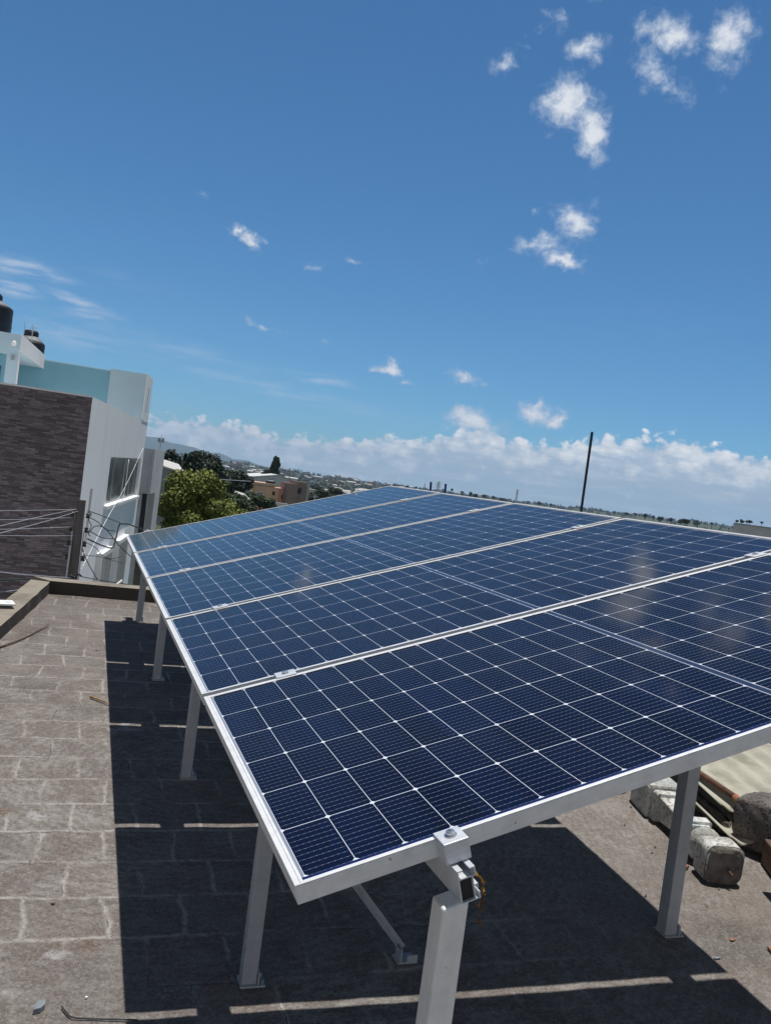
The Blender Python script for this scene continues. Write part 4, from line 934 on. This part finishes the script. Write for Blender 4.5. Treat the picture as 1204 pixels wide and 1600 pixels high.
for (a_, b2, l) in (((118, 796), (-60, 797), 'topmost level wire running left from the pole across the stone front'), ((116, 808.5), (-60, 812.5), 'second level wire running left from the pole'), ((116, 823), (-60, 827.5), 'third level wire running left from the pole'), ((122, 837), (-60, 835), 'lowest of the four level wires left of the pole')):
    wire(W_((*a_, PD-.02), ((a_[0]+b2[0])/2, (a_[1]+b2[1])/2 + 1.2, 15.2), (*b2, 14.0)), .0045, M['wire_grey'], l, GL)
wire(W_((122, 795, PD), (60, 808, 14), (-30, 829, 11)), .0045, M['wire_grey'], 'upper of two slanting wires falling left from the pole top', GL)
wire(W_((124, 798, PD), (70, 815, 14), (-30, 841, 11)), .0045, M['wire_grey'], 'lower of two slanting wires falling left from the pole top', GL)
wire(W_((118, 905, PD), (48, 905, 14), (10, 906, 12), (-30, 907, 11)), .014, M['wire_black'], 'thick dark cable just above the roof kerb on the left', GL)
wire(W_((112, 903, PD), (40, 898, 13), (-30, 890, 11)), .007, M['wire_grey'], 'thin pale wire just above the left kerb corner', GL)
wire(W_((112, 908, PD), (40, 920, 13), (-40, 930, 11)), .0045, M['wire_grey'], 'pale wire passing behind the left kerb, lower left', GL)
GT = 'tangled service cables right of the pole'
wire(W_((137, 842, PD), (159, 852, 16.3), (175, 856, 16.4), (180, 846, 16.5), (186, 822, 16.7), (191, 818.5, 16.8), (204, 820, 18), (224, 828, 22)), 0.0150, M['wire_black'], 'thick black drip-loop cable rising to the array corner', GT)
wire(W_((138, 798, PD), (160, 806, 17), (190, 818, 19)), .0085, M['wire_black'], 'upper cable sloping right from the pole top', GT)
wire(W_((139, 808, PD), (152, 815, 16.4), (166, 827, 16.6), (181, 830, 17)), .0080, M['wire_black'], 'wavy cable right of the pole, second from the top', GT)
wire(W_((140, 830, PD), (146, 833, 16.4), (160, 840, 16.6), (180, 842, 17)), .0085, M['wire_black'], 'sagging cable right of the pole meeting the drip loop', GT)
wire(W_((138, 834, PD), (150, 822, 16.5), (166, 827, 16.8), (185, 851, 18), (206, 871, 20)), .009, M['wire_black'], 'long cable slanting down right toward the array corner', GT)
wire(W_((128, 856, PD), (136, 876, 16), (152, 905, 15.5)), .010, M['wire_black'], 'dark cable dropping from the pole to the kerb', GT)
wire(W_((130, 868, PD), (155, 870, 16.4), (192, 880, 18)), .006, M['wire_black'], 'thin faint cable midway up the white wall', GT)
wire(W_((137, 800, PD), (143, 803, 16.3), (139, 812, 16.3), (143, 822, 16.2), (138, 832, 16.2), (141, 838, 16.2)), .0085, M['wire_black'], 'loose loops of cable hugging the pole rack', GT)
wire(W_((130, 845, PD), (150, 856, 16.4), (158, 866, 16.8), (172, 873, 17.4), (190, 870, 18)), .006, M['wire_black'], 'thin curl of cable below the drip loop', GT)
wire(W_((124, 900, PD-.2), (138, 903, 15.5), (165, 908, 15), (205, 914, 14.5)), .007, M['wire_black'], 'low cable running right just above the far kerb', GT)
wire(W_((128, 901, PD-.2), (123, 897, PD-.2), (118, 902, PD-.2), (110, 899, PD-.2), (104, 904, PD-.2)), .016, M['wire_black'], 'bundle of cable coiled at the pole foot above the kerb', GT)
wire(W_((224, 700, 31.0), (196, 760, 27.5), (165, 815, 22), (127, 890, 16.3)), .0065, M['rope_white'], 'long white cord slanting from the eave down to the pole', None, 'cord', 'cord')
wire(W_((201.5, 718, 26.9), (196, 760, 26.6), (190, 790, 26.3)), .008, M['rope_white'], 'white cord hanging straight in front of the window mullion', None, 'cord', 'cord')
pa = at_d(178, 917, 8.2); pb = at_d(191, 907, 8.25); bm = BM(); tube(bm, [Vector((0,0,0)), pb-pa], .012, 8); o = obj('white_tube', bm, M['lid'], loc=pa); tag(o, 'short white plastic tube leaning out past the far kerb', 'tube')

# ------------------------------------------------------------------ trees
def leaf_mat(name, c1, c2, c3):
    m, t, b = mat(name, c1, .6, 0, .25)
    gi = t.n.new('ShaderNodeNewGeometry')
    n = t.noise(ocoord(t), .55, 3, .6)
    c = t.ramp(gi.outputs['Random Per Island'], [(0, c1), (.55, c2), (1, c3)])
    c = t.mix(t.smooth(n, .35, .65, 0, .45), c, c1)
    t.put(b, 'Base Color', c)
    return m
M['leaf_yellow'] = leaf_mat('yellow_green_leaves', (.070,.100,.016), (.145,.170,.026), (.235,.235,.036))
M['leaf_dark'] = leaf_mat('dark_conifer_leaves', (.008,.018,.010), (.014,.028,.014), (.022,.038,.016))
M['leaf_mid'] = leaf_mat('mid_green_leaves', (.020,.036,.014), (.034,.054,.018), (.055,.075,.022))
M['bark'] = rough_mat('tree_bark', (.06,.045,.035), (.10,.08,.06), 6, .95, .4)
def leaves(blobs, n, size, seed, squash=.75):
    """leaf-sized quads scattered in the outer shell of overlapping lobes"""
    r = np.random.default_rng(seed); vol = np.array([b[3]*b[4]*b[5] for b in blobs])**.66; pick = r.choice(len(blobs), n, p=vol/vol.sum())
    B = np.array(blobs)[pick]; d = r.normal(size=(n, 3)); d /= np.linalg.norm(d, axis=1)[:, None]
    rad_ = (r.uniform(.35, 1.0, n)**.45)*(1 + r.normal(0, .07, n))
    P = B[:, :3] + d*B[:, 3:6]*rad_[:, None]
    nrm = d + r.normal(0, .55, (n, 3)) + np.array([0, 0, .35]); nrm /= np.linalg.norm(nrm, axis=1)[:, None]
    t = np.cross(nrm, r.normal(size=(n, 3))); t /= np.linalg.norm(t, axis=1)[:, None]; b = np.cross(nrm, t)
    s = size*r.uniform(.6, 1.4, n)[:, None]; k = squash
    V = np.empty((n, 4, 3)); V[:, 0] = P - t*s; V[:, 1] = P - b*s*k + nrm*s*.15; V[:, 2] = P + t*s; V[:, 3] = P + b*s*k + nrm*s*.15
    return V.reshape(-1, 3)
def quads_obj(name, V, m, parent=None, loc=None):
    me = bpy.data.meshes.new(name); n = len(V)//4
    me.vertices.add(len(V)); me.vertices.foreach_set('co', V.astype(np.float32).ravel())
    me.loops.add(len(V)); me.loops.foreach_set('vertex_index', np.arange(len(V), dtype=np.int32))
    me.polygons.add(n); me.polygons.foreach_set('loop_start', np.arange(0, len(V), 4, dtype=np.int32))
    me.update(calc_edges=True); me.validate(); me.materials.append(m)
    o = bpy.data.objects.new(name, me); C.objects.link(o)
    if parent is not None: o.parent = parent
    if loc is not None: o.location = loc
    return o
def tree(c, blobs, n, size, m, lab, seed, hbase, cat='tree', name='leafy_tree', group=None, trunk=.16):
    """c: crown centre in the world; blobs relative to it; trunk down to hbase"""
    e = empty(name, (c.x, c.y, hbase), label=lab, cat=cat, group=group)
    h = c.z - hbase; V = leaves(blobs, n, size, seed) + np.array([0, 0, h])
    quads_obj('crown', V, m, e)
    bm = BM(); rr = random.Random(seed); tube(bm, [(0, 0, -.1), (.05, .03, h*.4), (-.04, .05, h*.8), (0, 0, h)], trunk, 8, trunk*.5)
    for b in blobs[:7]: tube(bm, [(0, 0, h*.45), (b[0]*.4, b[1]*.4, h*.62 + b[2]*.25), (b[0]*.85, b[1]*.85, h + b[2]*.8)], trunk*.45, 6, trunk*.12)
    obj('trunk', bm, M['bark'], e, smooth=True)
    return e
def lobes(rx, ry, rz, k, seed, small=.42):
    r = random.Random(seed); out = [(0, 0, 0, rx*.62, ry*.62, rz*.62)]
    for i in range(k):
        a = r.uniform(0, 6.283); el = r.uniform(-.75, 1.25); q = r.uniform(.52, .78)
        s = r.uniform(.65, 1.2)*small
        out.append((rx*q*math.cos(a)*math.cos(el), ry*q*math.sin(a)*math.cos(el), rz*q*math.sin(el), rx*s, ry*s, rz*s*.85))
    return out
# the big yellow-green tree
tree(at_d(302, 796, 47), lobes(2.35, 2.3, 2.3, 26, 3, .34), 26000, .078, M['leaf_yellow'], 'broad yellow-green leafy tree right of the white house', 3, -7.6)
tree(at_d(352, 812, 52), lobes(1.6, 1.6, 1.3, 14, 5, .36), 7500, .08, M['leaf_yellow'], 'lower yellow-green bush at the right foot of the broad tree', 5, -7.6)
tree(at_d(270, 727, 95), lobes(2.0, 2.0, 1.9, 14, 7, .4), 3000, .16, M['leaf_dark'], 'rounded dark tree showing beside the white pier', 7, -8)
tree(at_d(316, 736, 88), lobes(2.3, 2.2, 2.5, 18, 8, .36), 4500, .15, M['leaf_dark'], 'bushy dark green tree behind the broad yellow-green tree', 8, -8)
tree(at_d(288, 741, 90), lobes(1.8, 1.8, 1.6, 12, 9, .4), 2600, .15, M['leaf_dark'], 'dark tree filling the gap below the twin spires', 9, -8)
def spire(pxt, pxb, d, wpx, lab, seed, n=1400):
    t = at_d(*pxt, d); b = at_d(*pxb, d); h = t.z - b.z; wv = wpx/FPX*d; bl_ = []
    for k in range(9):
        f = k/8; bl_.append((random.uniform(-.1,.1)*wv, random.uniform(-.1,.1)*wv, -h/2 + h*(.06 + .88*f), wv*.55*(1.05-f)**.8+.05, wv*.55*(1.05-f)**.8+.05, h*.10))
    return tree((t+b)/2, bl_, n, .15, M['leaf_dark'], lab, seed, -8.5, 'tree', 'cypress')
spire((290, 709), (288, 745), 92, 9, 'left of the twin dark cypress spires', 21); spire((298, 711), (296, 745), 93, 8, 'right of the twin dark cypress spires', 22)
t_ = at_d(430, 728, 185); tree(t_, [(0,0,0,.85,.85,2.0), (.25,0,1.0,.7,.7,1.0), (-.3,.1,-.9,.85,.85,1.1), (.2,0,-1.4,.95,.9,.9), (-.1,0,1.5,.55,.5,.7), (.1,0,.3,1.05,.9,.9)], 2600, .19, M['leaf_dark'], 'single tall dark conifer behind the grey shed roof', 23, -9, 'tree', 'conifer')
tree(at_d(418, 741, 180), lobes(1.2, 1.2, .9, 8, 24, .45), 700, .2, M['leaf_dark'], 'small dark bush left of the tall conifer foot', 24, -9)
for k, (x, y, d, rx, rz, mm2, l) in enumerate([(355, 752, 125, 2.6, 2.0, 'leaf_mid', 'mid-dark tree left of centre between the dark trees and the shed'), (376, 757, 118, 2.2, 1.9, 'leaf_dark', 'dark tree just left of the grey shed'), (392, 782, 105, 2.0, 1.0, 'leaf_mid', 'low bush in front of the beige house'), (408, 785, 100, 1.8, .8, 'leaf_mid', 'rightmost low bush under the beige house window'), (346, 770, 90, 2.0, 1.3, 'leaf_mid', 'mid-green tree above the slanting tin roof'), (372, 786, 84, 2.4, .9, 'leaf_mid', 'spreading shrub below the slanting tin roof'), (492, 767, 260, 3.2, 1.6, 'leaf_dark', 'dark tree right of the brick tower'), (521, 768, 240, 2.6, 1.4, 'leaf_dark', 'dark round tree near the far panel edge'), (505, 773, 200, 2.4, 1.1, 'leaf_mid', 'mid-green bush between houses near the far panel edge'), (340, 738, 160, 2.6, 2.0, 'leaf_dark', 'dark tree right behind the bushy dark one')]):
    tree(at_d(x, y, d), lobes(rx, rx, rz, 10, 60+k, .42), 2200, .17, M[mm2], l, 60+k, float(terrain_h(at_d(x, y, d).x, at_d(x, y, d).y)))

# ------------------------------------------------------------------ nearer houses of the town
PAL = {}
def paint(c):
    if c not in PAL: PAL[c] = rough_mat('house_paint', c, tuple(v*.86 for v in c), .8, .9, .1)
    return PAL[c]
def block(par, name, px0, px1, d, depth, m, zbase=None):
    """an upright block: near face between two photo points (upper left, lower right), d metres away"""
    a_ = at_d(*px0, d); b2 = at_d(*px1, d); z1 = a_.z; z0 = b2.z if zbase is None else zbase
    bm = BM(); box(bm, (min(a_.x, b2.x), a_.y, z0), (max(a_.x, b2.x), a_.y+depth, z1))
    c = par.location; bmesh.ops.translate(bm, verts=bm.verts[:], vec=-c); return obj(name, bm, m, par)
dH = 150.0
c_ = at_d(410, 786, dH)
hs = empty('beige_house', (c_.x, c_.y, -9), label='beige and salmon block house with one barred window', cat='house')
block(hs, 'wall', (391, 757), (433, 790), dH, 9, paint((.70,.46,.31)), -9); block(hs, 'wall', (433.2, 762.5), (451, 795), dH+.8, 7, paint((.74,.40,.31)), -9)
block(hs, 'corner_post', (389.5, 755.5), (393, 790), dH-.2, .3, paint((.50,.33,.16)), -9)
wf = block(hs, 'window', (401.5, 769), (410.5, 779), dH-.12, .1, M['alum_white'])
for i in range(2):
    for j in range(3):
        bm = BM(); a_ = at_d(402.3 + 4.2*i, 769.9 + 3.0*j, dH-.14); s_ = dH/FPX; box(bm, (a_.x, a_.y, a_.z-2.3*s_), (a_.x+3.4*s_, a_.y+.03, a_.z)); bmesh.ops.translate(bm, verts=bm.verts[:], vec=-hs.location); obj('pane', bm, M['pane'], wf)
block(hs, 'window', (426, 768), (429, 774), dH-.1, .09, M['dark_pane'])
block(hs, 'window', (440, 773), (443, 780), dH+.7, .09, M['dark_pane'])
block(hs, 'roof_edge', (391, 756.2), (433, 757.3), dH-.15, 9.2, paint((.58,.42,.31)))
tk = at_d(421.5, 761, dH+2); e = tank(tk, .85, 1.05, 'small black water tank on the beige house roof', .25); e['group'] = ''; del e['group']
hs2 = empty('metal_shed', (at_d(430, 760, 172).x, at_d(430, 760, 172).y, -9.2), label='pale grey metal shed with a low gabled roof behind the beige house', cat='shed')
a0, a1, a2 = at_d(387, 745, 172), at_d(434, 742, 172), at_d(468, 753.5, 172)
bm = BM(); hexa(bm, [Vector((p.x, p.y, -9.2)) for p in (a0, a1, a2)] , [a0, a1 - Vector((0,0,.1)), a2]); 
bm.clear(); Y0 = a0.y; pro = [(a0.x, -9.2), (a2.x, -9.2), (a2.x, a2.z-.1), (a1.x, a1.z-.1), (a0.x, a0.z-.1)]
va = [bm.verts.new((x, Y0, z)) for x, z in pro]; vb = [bm.verts.new((x, Y0+14, z)) for x, z in pro]; bm.faces.new(va); bm.faces.new(vb[::-1])
for i in range(5): bm.faces.new((va[i], va[(i+1) % 5], vb[(i+1) % 5], vb[i]))
bmesh.ops.translate(bm, verts=bm.verts[:], vec=-hs2.location); obj('wall', bm, paint((.52,.55,.59)), hs2)
bm = BM()
for p, q in ((a0, a1), (a1, a2)):
    hexa(bm, [p + Vector((0,-.35,-.08)), q + Vector((0,-.35,-.08)), q + Vector((0,14.3,-.08)), p + Vector((0,14.3,-.08))], [p + Vector((0,-.35,.06)), q + Vector((0,-.35,.06)), q + Vector((0,14.3,.06)), p + Vector((0,14.3,.06))])
bmesh.ops.translate(bm, verts=bm.verts[:], vec=-hs2.location); obj('roof', bm, paint((.58,.60,.62)), hs2)
ht = empty('brick_tower_house', (at_d(462, 780, 148).x, at_d(462, 780, 148).y, -9), label='bare brown brick tower-like house right of the beige house', cat='house')
def brick_small():
    m, t, b = mat('bare_brick', (.2,.12,.1), .92, 0, .2); co = ocoord(t); x, y, z = t.sep(co)[:3]
    br = t.n.new('ShaderNodeTexBrick'); t.put(br, 'Vector', t.comb(t.m('ADD', x, y), z, 0.0)); br.inputs['Scale'].default_value = 1; br.inputs['Brick Width'].default_value = .5; br.inputs['Row Height'].default_value = .22; br.inputs['Mortar Size'].default_value = .03
    br.inputs['Color1'].default_value = (.20,.125,.11,1); br.inputs['Color2'].default_value = (.30,.205,.18,1); br.inputs['Mortar'].default_value = (.30,.27,.25,1); t.put(b, 'Base Color', br.outputs['Color']); return m
M['brick'] = brick_small()
block(ht, 'wall', (449.5, 754.5), (462, 790), 148, 5, M['brick'], -9); block(ht, 'wall', (462.2, 752), (476, 790), 149.2, 5, M['brick'], -9)
block(ht, 'side_wall', (476.3, 757), (480, 790), 151, 4, paint((.50,.50,.50)), -9); block(ht, 'window', (466, 763), (470, 771), 149, .15, M['dark_pane'])
def simple_house(px0, px1, d, depth, cw, cr, lab, roof_over=.25, win=True):
    a_ = at_d(*px0, d); b2 = at_d(*px1, d); zb_ = min(b2.z, float(terrain_h(a_.x, a_.y))-.2); c = Vector(((a_.x+b2.x)/2, a_.y, zb_))
    e = empty('town_house', c, label=lab, cat='house')
    block(e, 'wall', px0, px1, d, depth, paint(cw), zb_)
    bm = BM(); box(bm, (min(a_.x,b2.x)-roof_over, a_.y-roof_over, a_.z), (max(a_.x,b2.x)+roof_over, a_.y+depth+.2, a_.z+.16)); bmesh.ops.translate(bm, verts=bm.verts[:], vec=-c); obj('roof', bm, paint(cr), e)
    if win:
        wx = abs(b2.x-a_.x); bm = BM(); x0 = min(a_.x, b2.x) + wx*.3; box(bm, (x0, a_.y-.05, a_.z-1.6), (x0+min(1.2, wx*.3), a_.y-.003, a_.z-.6)); bmesh.ops.translate(bm, verts=bm.verts[:], vec=-c); obj('window', bm, M['dark_pane'], e)
    return e
simple_house((373.5, 765.5), (391, 776), 140, 6, (.36,.37,.40), (.50,.52,.55), 'small grey flat-roofed hut left of the beige house')
simple_house((423.5, 786), (448, 800), 120, .4, (.66,.66,.67), (.62,.62,.63), 'plain white wall-like block under the beige house', .02, False)
simple_house((415.5, 783.5), (424, 800), 122, 2, (.34,.12,.09), (.32,.13,.1), 'red painted block below the beige house', .02, False)
simple_house((482, 765), (492, 780), 210, 5, (.56,.56,.55), (.45,.44,.42), 'small whitish house right of the brick tower')
simple_house((494, 771), (507, 785), 230, 6, (.48,.50,.52), (.40,.41,.43), 'pale grey low house near the far panel edge')
simple_house((511, 768), (519, 780), 300, 6, (.52,.47,.42), (.40,.30,.25), 'tan house tucked between trees at the far panel edge')
simple_house((527, 769), (540, 780), 280, 7, (.22,.30,.42), (.30,.36,.45), 'blue-grey shed close above the far panel edge')
# slanting tin roof, sheds and white tank below the trees
def lean_roof(px0, px1, d, depth, th, c, cw, lab, drop=4):
    a_ = at_d(*px0, d); b2 = at_d(*px1, d); o0 = Vector((a_.x, a_.y, a_.z-drop)); e = empty('lean_to_shed', o0, label=lab, cat='shed')
    bm = BM(); up = Vector((0, 0, th)); bk = Vector((0, depth, .5)); hexa(bm, [a_, b2, b2+bk, a_+bk], [a_+up, b2+up, b2+bk+up, a_+bk+up]); bmesh.ops.translate(bm, verts=bm.verts[:], vec=-o0); obj('roof', bm, paint(c), e)
    bm = BM(); hexa(bm, [(a_.x+.1, a_.y+.2, a_.z-drop), (b2.x-.1, a_.y+.2, a_.z-drop), (b2.x-.1, a_.y+depth-.2, a_.z-drop), (a_.x+.1, a_.y+depth-.2, a_.z-drop)], [a_+Vector((.1,.2,-.02)), b2+Vector((-.1,.2,-.02)), b2+bk+Vector((-.1,-.2,-.02)), a_+bk+Vector((.1,-.2,-.02))]); bmesh.ops.translate(bm, verts=bm.verts[:], vec=-o0); obj('wall', bm, paint(cw), e)
    return e
lean_roof((256, 731), (289.5, 741.5), 60, 5, .12, (.50,.485,.48), (.30,.29,.30), 'grey-walled shed with pale slanting roof beside the white pier')
lean_roof((352, 771), (391, 783), 95, 4, .14, (.42,.41,.40), (.18,.16,.15), 'long slanting tin roof shed below the trees', 3)
q = at_d(370, 799, 78); bm = BM(); lathe(bm, [(.30, -1.0), (.30, 0), (.24, .10), (.12, .16), (.05, .18)], 18); o = obj('white_drum', bm, M['lid'], loc=q, smooth=True); tag(o, 'small white domed drum just above the far panel edge', 'drum')
q = at_d(344, 764, 105); bm = BM(); lathe(bm, [(.28, -1.2), (.28, 0), (.2, .12), (.06, .16)], 16); o = obj('white_drum', bm, M['lid'], loc=q, smooth=True); tag(o, 'tiny white drum above the end of the slanting tin roof', 'drum')
wire([at_d(330, 748, 80), at_d(365, 750.5, 90), at_d(392, 752, 100)], .035, M['wire_grey'], 'single thin wire crossing in front of the distant dark trees')
# pale building at the far right with shrubs on it
e = simple_house((1146, 819), (1230, 845), 70, 8, (.62,.62,.62), (.45,.45,.45), 'long pale grey building low on the horizon at far right', .05, False)
qc = at_d(1146, 819, 70); hw_ = (at_d(1230, 845, 70).x - qc.x)/2; Rm = Matrix.Rotation(R(-42), 3, 'Z'); nl = Vector((qc.x, qc.y, 0)) - Rm @ Vector((-hw_, 0, 0)); e.location = (nl.x, nl.y, e.location.z); e.rotation_euler = (0, 0, R(-42))
for k, (x, s_) in enumerate(((1062, .8), (1069, 1.0), (1074, .75), (1150, .6), (1158, .8), (1166, .55), (1171, .7), (1189, .5))):
    q = at_d(x, 814.5 + (x-1062)*.06 - (5.5 if x > 1140 else 0), 130 if x < 1140 else 74); r_ = s_*(.55 if x < 1140 else .30)
    nm = ['left of three small dark bushes on the right skyline', 'middle of three small dark bushes on the right skyline', 'right of three small dark bushes on the right skyline', 'first potted shrub on the pale far building', 'second and largest shrub on the pale far building', 'third low shrub on the pale far building', 'fourth shrub on the pale far building', 'last small shrub on the pale far building at right edge'][k]
    tree(q, lobes(r_*1.25, r_*1.25, r_*1.0, 9, 90+k, .5), 420, r_*.16, M['leaf_dark'], nm, 90+k, q.z - (2.5 if x < 1140 else .25), 'shrub', 'shrub', None, .03)

# ------------------------------------------------------------------ masts and pylons
def pylon(px_top, px_bot, d, wpx, lab, arms=True):
    t = at_d(*px_top, d); b = at_d(*px_bot, d); h = t.z - b.z + 8; e = Vector((b.x, b.y, b.z-8)); wv = wpx/FPX*d/2; r = .16; bm = BM()
    for sx in (-1, 1):
        for sy in (-1, 1): tube(bm, [(sx*wv*.5, sy*wv*.5, 0), (sx*wv*.10, sy*wv*.10, h)], r, 4)
    n = 9
    for k in range(n):
        f, f2 = k/n, (k+1)/n; a_ = wv*(.5-.4*f); c = wv*(.5-.4*f2)
        for sy in (-1, 1): tube(bm, [(-a_, sy*a_, h*f), (c, sy*c, h*f2)], r*.7, 4); tube(bm, [(a_, sy*a_, h*f), (-c, sy*c, h*f2)], r*.7, 4)
    if arms:
        for z in (.70, .82, .94): tube(bm, [(-wv, 0, h*z), (0, 0, h*z+.8), (wv, 0, h*z)], r, 4); tube(bm, [(-wv, 0, h*z), (wv, 0, h*z)], r, 4)
    o = obj('pylon', bm, M['alum_dark'], loc=e); tag(o, lab, 'pylon'); return o
pylon((684, 752), (683, 770), 900, 13, 'grey lattice power pylon between the two blue rods')
pylon((807, 764), (806, 780), 1000, 7, 'slim grey lattice pylon right of the blue rods on the skyline')
pylon((662, 755), (662, 768), 1100, 5, 'small faint pylon left of the blue rods', False)
tt = at_d(253, 679, 260); e = empty('telecom_mast', (tt.x, tt.y, -8), label='distant telecom mast with a ring of antennas above the white pier', cat='mast')
bm = BM(); tube(bm, [(0,0,0), (0,0,tt.z+8)], .16, 6, .06); obj('mast', bm, M['alum_dark'], e)
for k in range(6):
    a_ = k*1.047; bm = BM(); zc2 = at_d(252.5, 688, 260).z + 8; box(bm, (.75*math.cos(a_)-.14, .75*math.sin(a_)-.14, zc2-.8+.3*(k%2)), (.75*math.cos(a_)+.14, .75*math.sin(a_)+.14, zc2+.7)); obj('antenna', bm, M['alum_dark'], e)
bm = BM(); lathe(bm, [(.8, 0), (.8, .08)], 10, (0, 0, zc2-.15)); obj('platform', bm, M['alum_dark'], e)

# ------------------------------------------------------------------ the far town: houses one by one, woods as one mass
cols = [(.42,.41,.40), (.33,.30,.28), (.30,.20,.16), (.46,.45,.44), (.26,.26,.28), (.35,.27,.22)]
meshes = []
for k, c in enumerate(cols):
    bm = BM(); w_ = random.uniform(7, 11); d_ = random.uniform(7, 12); h_ = random.uniform(3, 6.5)
    box(bm, (-w_/2, -d_/2, -2), (w_/2, d_/2, h_)); 
    if k % 2: hexa(bm, [(-w_/2-.3,-d_/2-.3,h_+.002),(w_/2+.3,-d_/2-.3,h_+.002),(w_/2+.3,d_/2+.3,h_+.002),(-w_/2-.3,d_/2+.3,h_+.002)], [(-w_/2-.3,-.1,h_+1.5),(w_/2+.3,-.1,h_+1.5),(w_/2+.3,.1,h_+1.5),(-w_/2-.3,.1,h_+1.5)])
    else: box(bm, (-w_/4, -1, h_+.002), (w_/6, d_/2-.4, h_+2.2))
    for i in range(3): box(bm, (-w_/2+w_*(.12+.3*i), -d_/2-.06, h_*.45), (-w_/2+w_*(.26+.3*i), -d_/2-.01, h_*.75), None, 1)
    me = bpy.data.meshes.new('far_house'); bmesh.ops.recalc_face_normals(bm, faces=bm.faces[:]); bm.to_mesh(me); bm.free(); me.materials.append(paint(c)); me.materials.append(M['dark_pane']); meshes.append(me)
wide = bpy.data.meshes.new('far_warehouse'); bm = BM(); box(bm, (-11, -8, -2), (11, 8, 4)); hexa(bm, [(-11.5,-8.5,4.002),(11.5,-8.5,4.002),(11.5,8.5,4.002),(-11.5,8.5,4.002)], [(-11.5,-.3,5.6),(11.5,-.3,5.6),(11.5,.3,5.6),(-11.5,.3,5.6)])
bmesh.ops.recalc_face_normals(bm, faces=bm.faces[:]); bm.to_mesh(wide); bm.free(); wide.materials.append(paint((.52,.53,.55)))
rr = random.Random(5)
for k in range(190):
    az = rr.uniform(6.5, 25); d = rr.choice((rr.uniform(450, 1000), rr.uniform(1000, 2350), rr.uniform(1300, 2400)))
    x = CAM.x + d*math.sin(R(az)); y = CAM.y + d*math.cos(R(az)); o = bpy.data.objects.new('far_house', rr.choice(meshes)); C.objects.link(o)
    o.location = (x, y, float(terrain_h(x, y))); o.rotation_euler = (0, 0, rr.uniform(-.6, .6)); s_ = rr.uniform(.8, 1.3); o.scale = (s_, s_, s_)
    tag(o, 'tiny pale house on the distant wooded hillside', 'house', 'distant houses on the hillside')
for k, (az, d) in enumerate(((9.2, 1500), (11.0, 1750), (11.6, 1650), (8.4, 1900), (13.4, 1400), (15.0, 2000), (17.4, 1800))):
    x = CAM.x + d*math.sin(R(az)); y = CAM.y + d*math.cos(R(az)); o = bpy.data.objects.new('far_warehouse', wide); C.objects.link(o); o.location = (x, y, float(terrain_h(x, y))); o.rotation_euler = (0, 0, rr.uniform(-.4, .4))
    tag(o, 'distant white-roofed warehouse among the trees of the hillside', 'warehouse', 'white warehouses on the hillside')
n = 6700; r_ = np.random.default_rng(9)
az = np.concatenate([r_.uniform(-25, 60, 1700), r_.uniform(5, 26, 2300), r_.uniform(20, 46, 1200), r_.uniform(19, 78, 1500)]); d = np.concatenate([r_.uniform(180, 2600, 1700)**1.0, r_.uniform(260, 2600, 2300), r_.uniform(2250, 2560, 1200), 60 + 900*r_.uniform(0, 1, 1500)**1.5])
x = CAM.x + d*np.sin(np.radians(az)); y = CAM.y + d*np.cos(np.radians(az)); z = terrain_h(x, y); hh = r_.uniform(3.0, 8.0, n)*np.where(d > 2200, .95, np.where(d < 170, .62, 1)); V = []
for i in range(n):
    b = [(0, 0, hh[i]*.55, hh[i]*.34, hh[i]*.34, hh[i]*.5)]
    v = leaves(b, 12, hh[i]*.24, 1000+i); V.append(v + np.array([x[i], y[i], z[i]-.4]))
o = quads_obj('far_woods', np.concatenate(V), leaf_mat('distant_tree_leaves', (.012,.022,.011), (.022,.034,.015), (.040,.050,.020))); o['kind'] = 'stuff'; o['label'] = 'distant dark trees scattered over the hillside'
# trees one can tell apart on the right skyline
sk = [(706, 762, 600), (722, 766, 650), (735, 768, 620), (743, 770, 640), (757, 771, 700), (771, 774, 620), (785, 776, 640), (842, 783, 700), (860, 786, 650), (960, 797, 620), (978, 799, 640), (992, 800, 600), (1008, 802, 560), (1020, 804, 600), (1031, 806, 560), (1048, 808, 540), (1090, 812, 560), (1112, 815, 540), (616, 756, 800), (636, 757, 780), (650, 759, 760)]
for k, (px, py, d) in enumerate(sk):
    q = at_d(px, py + 1.5, d); s_ = random.choice((.7, .9, 1.2, 1.5, 2.0)); gz = float(terrain_h(q.x, q.y))
    q.z -= s_*1.1; tree(q, lobes(s_*random.uniform(1.2, 2.4), s_*1.5, s_*random.uniform(1.0, 1.5), 9, 200+k, .5), 420, .36, M['leaf_dark'], 'small dark tree standing on the skyline beyond the panel edge', 200+k, q.z - 6, 'tree', 'skyline_tree', 'small trees along the right skyline', .22)

# ------------------------------------------------------------------ the air
bm = BM(); box(bm, (-10500, -10500, -70), (10500, 10500, 330))
hm = bpy.data.materials.new('air'); hm.use_nodes = True; t = NT(hm.node_tree); t.n.clear()
pv = t.n.new('ShaderNodeVolumePrincipled'); pv.inputs['Color'].default_value = (.50, .73, 1.0, 1); pv.inputs['Density'].default_value = 1.1e-4; pv.inputs['Anisotropy'].default_value = 0.0
mo_ = t.n.new('ShaderNodeOutputMaterial'); t.l.new(pv.outputs[0], mo_.inputs['Volume'])
o = obj('haze', bm, hm); o['kind'] = 'stuff'; o['label'] = 'pale blue haze over the far town'
